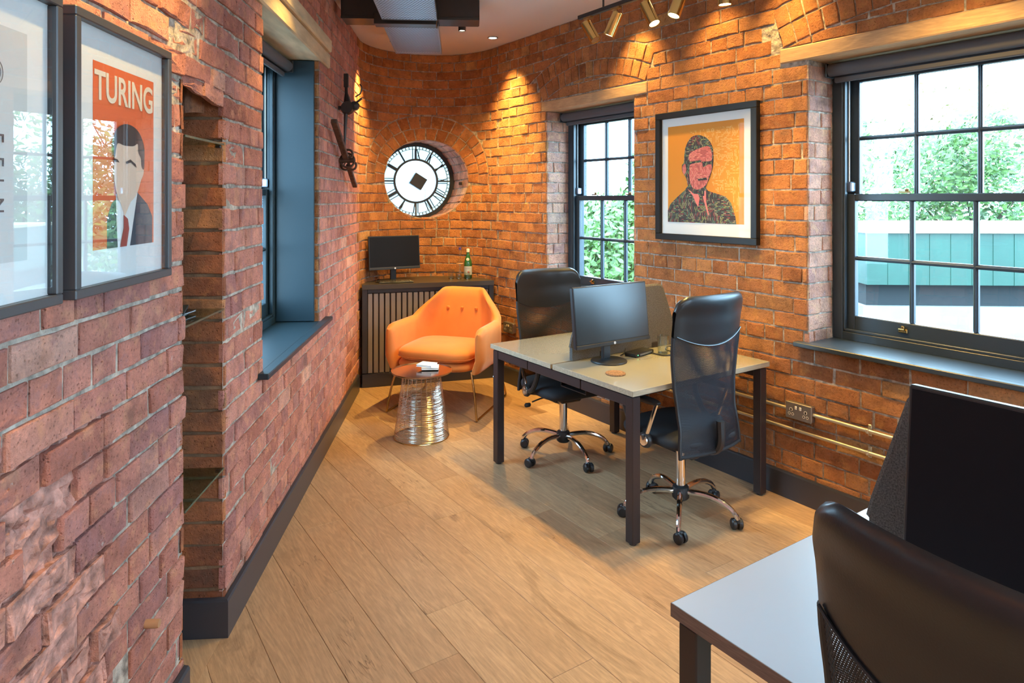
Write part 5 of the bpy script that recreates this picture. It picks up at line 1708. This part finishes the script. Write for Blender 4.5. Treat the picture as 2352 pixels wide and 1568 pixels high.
for z, r_ in ((.437, RT), (.004, RB)):
    mb.tube([(r_ * math.cos(a), r_ * math.sin(a), z) for a in [2 * PI * k / 48 for k in range(48)]], .0035, 8, closed=True)
mb.build('rim', 'brightbrass', st)
for k_, (dx_, dy_, rz_, z0_, lab, mm) in enumerate(((0.055, 0.035, 0.05, 0.4545, 'lower cream coaster book on the round side table', 'paperwarm'), (0.030, 0.045, -0.35, 0.4705, 'upper white coaster book lying crooked on the side table', 'paper'))):
    r_ = tag(empty('booklet', (-0.618 + dx_, 4.585 + dy_, z0_), rz_), lab, 'booklet')
    mb = MB(); mb.box((0, 0, 0.0135), (0.115, 0.10, 0.003), .001); mb.box((0, 0, 0.0015), (0.115, 0.10, 0.003), .001); mb.build('cover', mm, r_)
    mb = MB(); mb.box((0.001, 0, 0.0075), (0.110, 0.096, 0.009), 0); mb.build('pages', 'white', r_)

# ------------------------------------------------------------------ bench desks
def bench_desk(loc, rz, length, label, top, edge, th, dep=0.61, gap=0.018):
    """local x along the length, y across; two tops"""
    r_ = tag(empty('bench_desk', loc, rz), label, 'desk')
    tot = dep * 2 + gap
    zt = 0.73
    for y0 in (0, dep + gap):
        mb = MB(); mb.bx(0.0012, length - .0012, y0 + .0012, y0 + dep - .0012, zt - th + .001, zt, .001); o = mb.build('desk_top', top, r_)
        mb = MB()
        mb.bx(0, length, y0, y0 + .0015, zt - th, zt - .0008); mb.bx(0, length, y0 + dep - .0015, y0 + dep, zt - th, zt - .0008)
        mb.bx(0, .0015, y0, y0 + dep, zt - th, zt - .0008); mb.bx(length - .0015, length, y0, y0 + dep, zt - th, zt - .0008)
        mb.build('edge_band', edge, o)
    zf = zt - th - 0.010
    lg = 0.05
    for xx in (0.012, length - .012 - lg):
        for yy in (0.012, tot - .012 - lg):
            mb = MB(); mb.bx(xx, xx + lg, yy, yy + lg, 0.008, zf, .003); leg = mb.build('leg', 'deskframe', r_)
            mb = MB(); mb.lathe([(0, 0.0), (.018, 0.0), (.018, .010), (0, .010)], 14, (xx + lg / 2, yy + lg / 2, 0), 'z', False); mb.build('foot', 'plastic', leg)
        # end rail in three lengths, as the joints show
        for (ya, yb) in ((0.012 + lg, tot * .32 - .003), (tot * .32 + .003, tot * .70 - .003), (tot * .70 + .003, tot - .012 - lg)):
            mb = MB(); mb.bx(xx + .004, xx + lg - .004, ya, yb, zf - .048, zf, .002); mb.build('end_rail', 'deskframe', r_)
    for yy in (0.10, dep - .08, dep + gap + .04, tot - .14):
        mb = MB(); mb.bx(0.06, length - .06, yy, yy + .04, zf - .035, zf, .002); mb.build('long_rail', 'deskframe', r_)
    for xx in (0.08, length / 2, length - 0.10):
        for yy in (0.16, tot - .16):
            mb = MB(); mb.bx(xx, xx + .02, yy - .01, yy + .01, zf - .001, zt - th + .001); mb.build('spacer', 'deskframe', r_)
    mb = MB(); mb.bx(0.15, length - .15, dep - .10, dep + gap + .10, zf - .13, zf - .125); mb.bx(0.15, length - .15, dep - .10, dep - .097, zf - .13, zf - .05); mb.bx(0.15, length - .15, dep + gap + .097, dep + gap + .10, zf - .13, zf - .05)
    mb.build('cable_tray_channel', 'blackmetal', r_)
    return r_


bench_desk((0.558, 3.10, 0), desk_rot, 1.03, 'greige topped double bench desk with dark legs in the middle of the room', 'desktop', 'deskedge', 0.026)
bench_desk((0.35, 1.48, 0), ROT_R, 1.45, 'bench desk with a daylight-tinted top in the right foreground', 'desktop_daylit', 'deskedge_dark', 0.030)


def felt_divider(loc, rz, L, label, h_=0.365):
    r_ = tag(empty('desk_divider', loc, rz), label, 'desk divider')
    pts = [(0, 0), (L, 0), (L, 0.07), (L - 0.012, 0.12), (L - .10, h_ - .03), (L - .115, h_ - .008), (L - .14, h_), (.14, h_), (.115, h_ - .008), (.10, h_ - .03), (.012, .12), (0, .07)]
    mb = MB(); mb.prism(pts, -0.012, 0.012); mb.build('felt_panel', 'felt', r_)
    mb = MB(); mb.tube([(a, 0, b) for a, b in pts[1:]], .0125, 6); mb.build('rolled_edge', 'felt', r_)
    for xx in (.2, L - .2):
        mb = MB(); mb.bx(xx, xx + .05, -.016, .016, -.002, .03, .003); mb.build('clamp', 'blackmetal', r_)
    return r_


# the divider stands over the gap between the two tops
def D1(a, b, z=0): return Vector((0.558, 3.10, 0)) + NR * a + DR * b + Vector((0, 0, z))


felt_divider(D1(0.135, 0.619, 0.7325), desk_rot, 0.81, 'grey felt divider standing behind the thin silvery monitor')
felt_divider(D2(0.115, 0.619, 0.7325), ROT_R, 1.20, 'dark grey felt divider behind the large foreground monitor', 0.42)

# things on the middle desk
cst = tag(empty('coaster', (0.462 + 0.0, 3.408, 0.7302)), 'round brown cork coaster near the corner of the greige desk', 'coaster')
cst.location = (0.5265, 3.412, 0.7302)
mb = MB(); mb.lathe([(0, 0), (.050, 0), (.052, .003), (.050, .007), (.046, .008), (0, .008)], 40, (0, 0, 0), 'z', False); mb.build('disc', 'cork', cst)
mb = MB(); mb.lathe([(.030, .0078), (.031, .0088), (.032, .0078)], 40, (0, 0, 0), 'z', False); mb.build('pressed_ring', 'dowel', cst)
tumbler(0.868, 3.86, 0.7305, 0.105, 0.033, 'clear drinking glass beside the felt divider on the greige desk')
dk = tag(empty('docking_station', (0.73, 3.845, 0.7305), desk_rot + 0.2), 'black docking station with green light beneath the silvery monitor', 'docking station')
mb = MB(); mb.bx(-.09, .09, -.04, .04, 0, .022, .004); mb.build('body', 'plastic', dk)
mb = MB(); mb.bx(-.075, -.07, -.0415, -.0395, .010, .014); mb.build('status_light', 'led', dk)
mb = MB(); mb.bx(-.05, .07, -.0412, -.0395, .006, .016, .001); mb.build('port_strip', 'galv', dk)
cb_ = MB(); cb_.tube(smooth_path([(0.76, 3.94, .745), (0.80, 3.86, .737), (0.86, 3.80, .7345), (0.92, 3.83, .735), (0.955, 3.90, .74), (0.93, 3.96, .752), (0.90, 3.93, .741), (0.93, 3.86, .737)]), .0035, 6)
tag(cb_.build('cable', 'plastic', None), 'black cable curling beside the drinking glass on the greige desk', 'cable')
cb_ = MB(); cb_.tube(smooth_path([(0.615, 3.80, .7345), (0.64, 3.84, .737), (0.66, 3.90, .75), (0.66, 3.955, .80)]), .003, 6)
tag(cb_.build('cable', 'plastic', None), 'thin cable rising behind the silvery monitor foot', 'cable')
cb_ = MB(); cb_.tube(smooth_path([tuple(D2(.20, .54, .734)), tuple(D2(.215, .52, .75)), tuple(D2(.235, .53, .77)), tuple(D2(.25, .56, .75)), tuple(D2(.30, .57, .736))]), .003, 6)
tag(cb_.build('cable', 'white', None), 'pale cable loop at the foot of the foreground divider', 'cable')

# ------------------------------------------------------------------ office chairs
def grid_uv(name, fn, nu, nv, material, parent, uvs):
    mb = MB(); mb.grid(fn, nu, nv)
    o = mb.build(name, material, parent, fix=False, angle=60)
    me = o.data; uv = me.uv_layers.new()
    for li, lp in enumerate(me.loops):
        vi = lp.vertex_index; i, j = divmod(vi, nv + 1)
        uv.data[li].uv = (i / nu * uvs[0], j / nv * uvs[1])
    return o


def back_profile(z):
    """depth of the back panel (local +y is backwards) at height z"""
    P_ = [(0.40, 0.235), (0.50, 0.225), (0.60, 0.205), (0.72, 0.200), (0.84, 0.207), (0.96, 0.220), (1.06, 0.230), (1.13, 0.238), (1.165, 0.243)]
    for (a, b), (c, d) in zip(P_, P_[1:]):
        if z <= c:
            t = (z - a) / (c - a); t = t * t * (3 - 2 * t) * .5 + t * .5
            return b + (d - b) * t
    return P_[-1][1]


def back_half(z):
    return 0.205 + 0.035 * sstep(0.55, 0.95, z) + 0.012 * sstep(0.55, 0.42, z)


def office_chair(label, base_rot):
    r_ = tag(empty('office_chair', (0, 0, 0)), label, 'chair')
    # five star base
    for k_ in range(5):
        a = base_rot + 2 * PI * k_ / 5
        ca, sa = math.cos(a), math.sin(a)
        pr = [(0.025, .125), (0.07, .132), (0.14, .134), (0.20, .122), (0.250, .098), (0.278, .072), (0.288, .052)]
        mb = MB(); mb.tube(smooth_path([(r * ca, r * sa, z) for r, z in pr], 4), [0.0150 - 0.003 * (i / 24) for i in range(25)], 10)
        lg = mb.build('leg', 'chrome', r_)
        b2 = a + 0.9 + k_ * 1.3
        cx, cy = 0.288 * ca, 0.288 * sa
        ux, uy = math.cos(b2), math.sin(b2)
        ox_, oy_ = cx + ux * .012, cy + uy * .012
        mb = MB()
        Rz = Matrix.Rotation(b2, 4, 'Z')
        for s_ in (-1, 1):
            mb.m = Matrix.Translation((ox_, oy_, 0.0275)) @ Rz
            mb.lathe([(0, s_ * .006), (.0255, s_ * .006), (.0275, s_ * .012), (.0270, s_ * .022), (.020, s_ * .028), (0, s_ * .029)], 20, (0, 0, 0), 'y', False)
        mb.m = Matrix.Translation((ox_, oy_, 0.0275)) @ Rz
        mb.box((-.006, 0, .018), (.034, .020, .026), .006)
        mb.m = Matrix()
        mb.build('caster', 'plastic', lg)
    mb = MB(); mb.lathe([(0, .085), (.034, .085), (.043, .095), (.045, .125), (.040, .150), (.028, .158), (0, .158)], 24, (0, 0, 0), 'z', False); mb.build('hub', 'plastic', r_)
    mb = MB(); mb.lathe([(0, .15), (.0245, .15), (.0245, .36), (.0, .36)], 20, (0, 0, 0), 'z', False); mb.build('gas_column', 'chrome', r_)
    mb = MB(); mb.bx(-.075, .075, -.10, .12, .355, .405, .01); mb.bx(-.03, .03, .05, .10, .315, .36, .006); mb.build('tilt_mechanism', 'plastic', r_)
    mb = MB(); mb.tube(smooth_path([(-.06, .0, .385), (-.16, .0, .380), (-.225, .005, .365)]), .005, 8); lv = mb.build('lever', 'plastic', r_)
    mb = MB(); pillow(mb, (-.255, .008, .350), .022, .010, .013, 3, 16, 8); mb.build('paddle', 'plastic', lv)
    mb = MB(); pillow(mb, (0, -0.01, 0.445), 0.235, 0.235, 0.045, 4.2); mb.build('seat', 'fabric', r_, angle=60)
    # back bracket
    mb = MB(); mb.tube(smooth_path([(0, .10, .385), (0, .20, .39), (0, .25, .44), (0, .25, .55)]), [.020] * 19, 8); mb.build('back_bracket', 'plastic', r_)
    # mesh panel, two layers
    z0, z1 = 0.40, 0.93

    def seam(x):          # lower edge of the leather, dipping in the middle
        return 0.972 - 0.060 * (1 - (x / 0.24) ** 2)

    def panel(u, v, off):
        hw0 = back_half(z0 + (z1 - z0) * v)
        x = (2 * u - 1) * hw0
        z = z0 + (seam(x) - z0) * v
        y = back_profile(z) - 0.045 * (x / 0.24) ** 2 + 0.0
        return (x, y + off, z)
    grid_uv('mesh_back', lambda u, v: panel(u, v, 0.0), 24, 24, 'mesh_dense', r_, (0.46, 0.50))
    grid_uv('mesh_front', lambda u, v: panel(u, v, -0.012), 24, 24, 'mesh', r_, (0.452, 0.487))
    # side frame rods
    for s_ in (-1, 1):
        mb = MB(); zs = [0.39 + (0.965 - 0.39) * i / 16 for i in range(17)]
        mb.tube([(s_ * back_half(z), back_profile(z) - 0.045 * (back_half(z) / .24) ** 2 - .006, z) for z in zs], .0095, 8)
        mb.build('side_rod', 'plastic', r_)
    mb = MB(); mb.tube([((2 * i / 16 - 1) * back_half(.40), back_profile(.40) - 0.045 * (((2 * i / 16 - 1) * back_half(.40)) / .24) ** 2 - .006, .40) for i in range(17)], .010, 8); mb.build('bottom_rod', 'fabric', r_)
    # leather head section: closed padded sheet
    def head_sec(u, v):
        # v loops round the section: 0..0.5 front face going up, 0.5..1 back face going down
        front = v <= 0.5
        w_ = v * 2 if front else 2 - v * 2
        xn = 2 * u - 1
        rc_ = 0.075; ex_ = max(0.0, abs(xn) * 0.244 - (0.244 - rc_)); ztop = 1.160 - (rc_ - math.sqrt(max(0.0, rc_ * rc_ - ex_ * ex_))) * 0.93
        zl = seam(xn * .24) - 0.004
        z = zl + (ztop - zl) * w_
        hw = back_half(z) + 0.004
        
        x = xn * hw
        th = (0.013 + 0.010 * sstep(0.5, 0.95, w_)) * math.sqrt(max(0.0, 1 - w_ ** 14)) * (0.55 + 0.45 * math.sqrt(max(0, 1 - abs(xn) ** 6)))
        y = back_profile(z) - 0.045 * (x / 0.24) ** 2 - .006 + (th if not front else -th)
        return (x, y, z)
    mb = MB(); mb.grid(head_sec, 32, 48)
    hd = mb.build('headrest', 'leather', r_, angle=60)
    mb = MB(); mb.tube([(x_, back_profile(seam(x_)) - 0.045 * (x_ / .24) ** 2 + .009, seam(x_)) for x_ in [(-.235 + .47 * i / 24) for i in range(25)]], .0035, 6); mb.build('welt', 'leather', hd)
    # arms: chrome strut and black curved strut meeting at a chrome disc beside the seat
    for s_ in (-1, 1):
        X_ = s_ * .262
        mb = MB(); pillow(mb, (X_, -0.02, .640), .024, .125, .014, 3.5, 24, 10)
        arm = mb.build('armrest', 'plastic', r_)
        mb = MB(); mb.tube([(X_, .085, .635), (X_, .02, .47)], .0105, 8); mb.build('chrome_strut', 'chrome', arm)
        mb = MB(); mb.tube(smooth_path([(X_, -.135, .632), (X_, -.125, .56), (X_, -.07, .47), (X_, .0, .435)]), .015, 8); mb.build('curved_strut', 'plastic', arm)
        mb = MB(); mb.lathe([(0, -.012), (.036, -.012), (.040, 0), (.036, .012), (0, .012)], 24, (X_, .01, .442), 'x', False); mb.build('pivot_disc', 'plastic', arm)
        mb = MB(); mb.lathe([(0, 0), (.027, 0), (.025, s_ * .006), (0, s_ * .008)], 24, (X_ + s_ * .012, .01, .442), 'x', False); mb.build('chrome_cap', 'chrome', arm)
        mb = MB(); mb.tube([(X_, .01, .43), (s_ * .15, .0, .405)], .012, 8); mb.build('arm_bracket', 'plastic', arm)
    return r_


def place_chair(ch_, x, y, facing, label=None):
    """facing: world vector the sitter looks along; local -y"""
    ch_.location = (x, y, 0)
    ch_.rotation_euler = (0, 0, math.atan2(facing[1], facing[0]) + PI / 2)


fA = Vector((0.47, -0.88, 0)); rzA = math.atan2(fA.y, fA.x) + PI / 2
cA = office_chair('black office chair facing us across the greige desk beside the narrow window', math.radians(8) - rzA)
place_chair(cA, 0.325, 4.25, fA)
fB = Vector((-0.56, 0.828, 0)); rzB = math.atan2(fB.y, fB.x) + PI / 2
cB = office_chair('black office chair seen from behind at the near side of the greige desk', math.radians(254) - rzB)
place_chair(cB, 0.865, 3.44, fB)
fC = Vector((0.881, 0.472, 0)); rzC = math.atan2(fC.y, fC.x) + PI / 2
cC = office_chair('large black office chair back cropped at the bottom right corner', math.radians(20) - rzC)
pc = Vector((0.560, 0.845, 0)) + fC * 0.235
place_chair(cC, pc.x, pc.y, fC)

# ------------------------------------------------------------------ outside
g = MB(); g.bx(-60, 90, -40, 120, -3.7, -3.5); tag(g.build('ground', 'concrete', None, smooth=False), kind='structure')


def tree(x, y, zb, h_, cr, label, leafm, n=2600, tr_=0.15, ls=1.0):
    r_ = tag(empty('tree', (x, y, zb)), label, 'tree')
    mb = MB(); mb.tube([(0, 0, 0), (.1, .05, h_ * .3), (0, .1, h_ * .6)], [tr_, tr_ * .8, tr_ * .4], 8)
    for k_ in range(5):
        a = k_ * 1.3; mb.tube([(0, 0, h_ * (.3 + .05 * k_)), (math.cos(a) * cr * .6, math.sin(a) * cr * .6, h_ * (.6 + .05 * k_))], [tr_ * .4, tr_ * .1], 6)
    mb.build('trunk', 'bark', r_)
    V = []; F = []
    rnd = random.Random(int(abs(x * 31 + y * 17)))
    blobs = [(rnd.uniform(-.6, .6) * cr, rnd.uniform(-.6, .6) * cr, h_ * rnd.uniform(.35, .92), rnd.uniform(.35, .6) * cr) for _ in range(11)]
    for i in range(n):
        bx_, by_, bz, br = rnd.choice(blobs)
        d = Vector((rnd.gauss(0, 1), rnd.gauss(0, 1), rnd.gauss(0, 1))).normalized() * br * rnd.uniform(.6, 1.0)
        c = Vector((bx_, by_, bz)) + d
        a = Vector((rnd.gauss(0, 1), rnd.gauss(0, 1), rnd.gauss(0, 1))).normalized(); b = a.orthogonal().normalized()
        s_ = rnd.uniform(.07, .14) * ls
        k0 = len(V)
        V += [tuple(c - a * s_), tuple(c + b * s_ * .5), tuple(c + a * s_), tuple(c - b * s_ * .5)]
        F.append((k0, k0 + 1, k0 + 2, k0 + 3))
    me = bpy.data.meshes.new('foliage'); me.from_pydata(V, [], F); me.materials.append(M[leafm])
    o = bpy.data.objects.new('foliage', me); COL.objects.link(o); o.parent = r_; o['kind'] = 'stuff'


tree(1.75, 11.6, -3.5, 6.5, 1.8, 'leafy green tree outside the narrow window', 'leaf', 17000, 0.15, 0.62)
tree(9.4, 20.5, -3.5, 7.2, 2.6, 'green tree behind the green shed, left of the big window view', 'leaf', 9000)
tree(14.6, 21.0, -3.5, 7.6, 3.0, 'green tree behind the green shed at the right of the big window', 'leaf', 10000)
tree(8.5, 27, -3.5, 9.8, 3.2, 'yellowish tall tree far behind the green shed', 'leaf_yellow', 5000)
tree(17.0, 26, -3.5, 9.0, 3.2, 'pale yellow tree far away at the right', 'leaf_yellow', 5000)
tree(-1.2, 16, -3.5, 7.4, 2.4, 'autumn yellow tree beyond the rounded end of the building', 'leaf_yellow', 4000)
sh = tag(empty('green_shed', (6.3, 11.9, -3.5), math.radians(-3)), 'long green clad shed across the yard', 'shed')
mb = MB(); mb.bx(0, 22, 0, 5.0, 3.60, 4.52); mb.build('fascia', 'greenclad', sh)
mb = MB()
for i in range(60): mb.bx(0 + i * .36, .04 + i * .36, -.008, 0.0, 3.60, 4.5)
mb.build('cladding_ribs', 'greenclad', sh)
mb = MB(); mb.bx(-.05, 22.05, -.08, 5.1, 4.52, 4.58); mb.build('coping', 'lintel_pale', sh)
mb = MB(); mb.bx(0.1, 22, 0.25, 5.0, 3.2, 3.60); mb.build('dark_band', 'darkunder', sh)
mb = MB(); mb.bx(0.0, 22, 0.15, 5.0, 0.0, 3.2); mb.build('lower_wall', 'concrete', sh)
yf = tag(empty('yard_wall', (4.0, 9.6, -3.5), math.radians(-3)), 'low brick yard wall below the green shed', 'wall')
mb = MB(); mb.bx(0, 22, 0, .3, 0, 2.6); mb.build('wall_face', 'brick', yf)
mb = MB(); mb.bx(-.05, 22, -.05, .35, 2.6, 2.68); mb.build('coping', 'concrete', yf)
pf_ = tag(empty('picket_fence', (0.4, 14.2, -3.5), math.radians(8)), 'white picket fence beyond the narrow window', 'fence')
for i in range(33):
    mb = MB(); mb.bx(i * .16, i * .16 + .09, 0, .03, 2.9, 4.15); mb.build('picket', 'palepaint', pf_, smooth=False)
mb = MB(); mb.bx(-.1, 5.3, .03, .07, 3.2, 3.3); mb.bx(-.1, 5.3, .03, .07, 3.85, 3.95); mb.build('rail', 'palepaint', pf_)
mb = MB(); mb.bx(-.1, 5.3, -.05, .25, 0, 2.95); mb.build('plinth_wall', 'concrete', pf_)
tree(-5.6, 6.5, -3.5, 6.4, 1.8, 'green tree outside the deep left window', 'leaf', 3000)
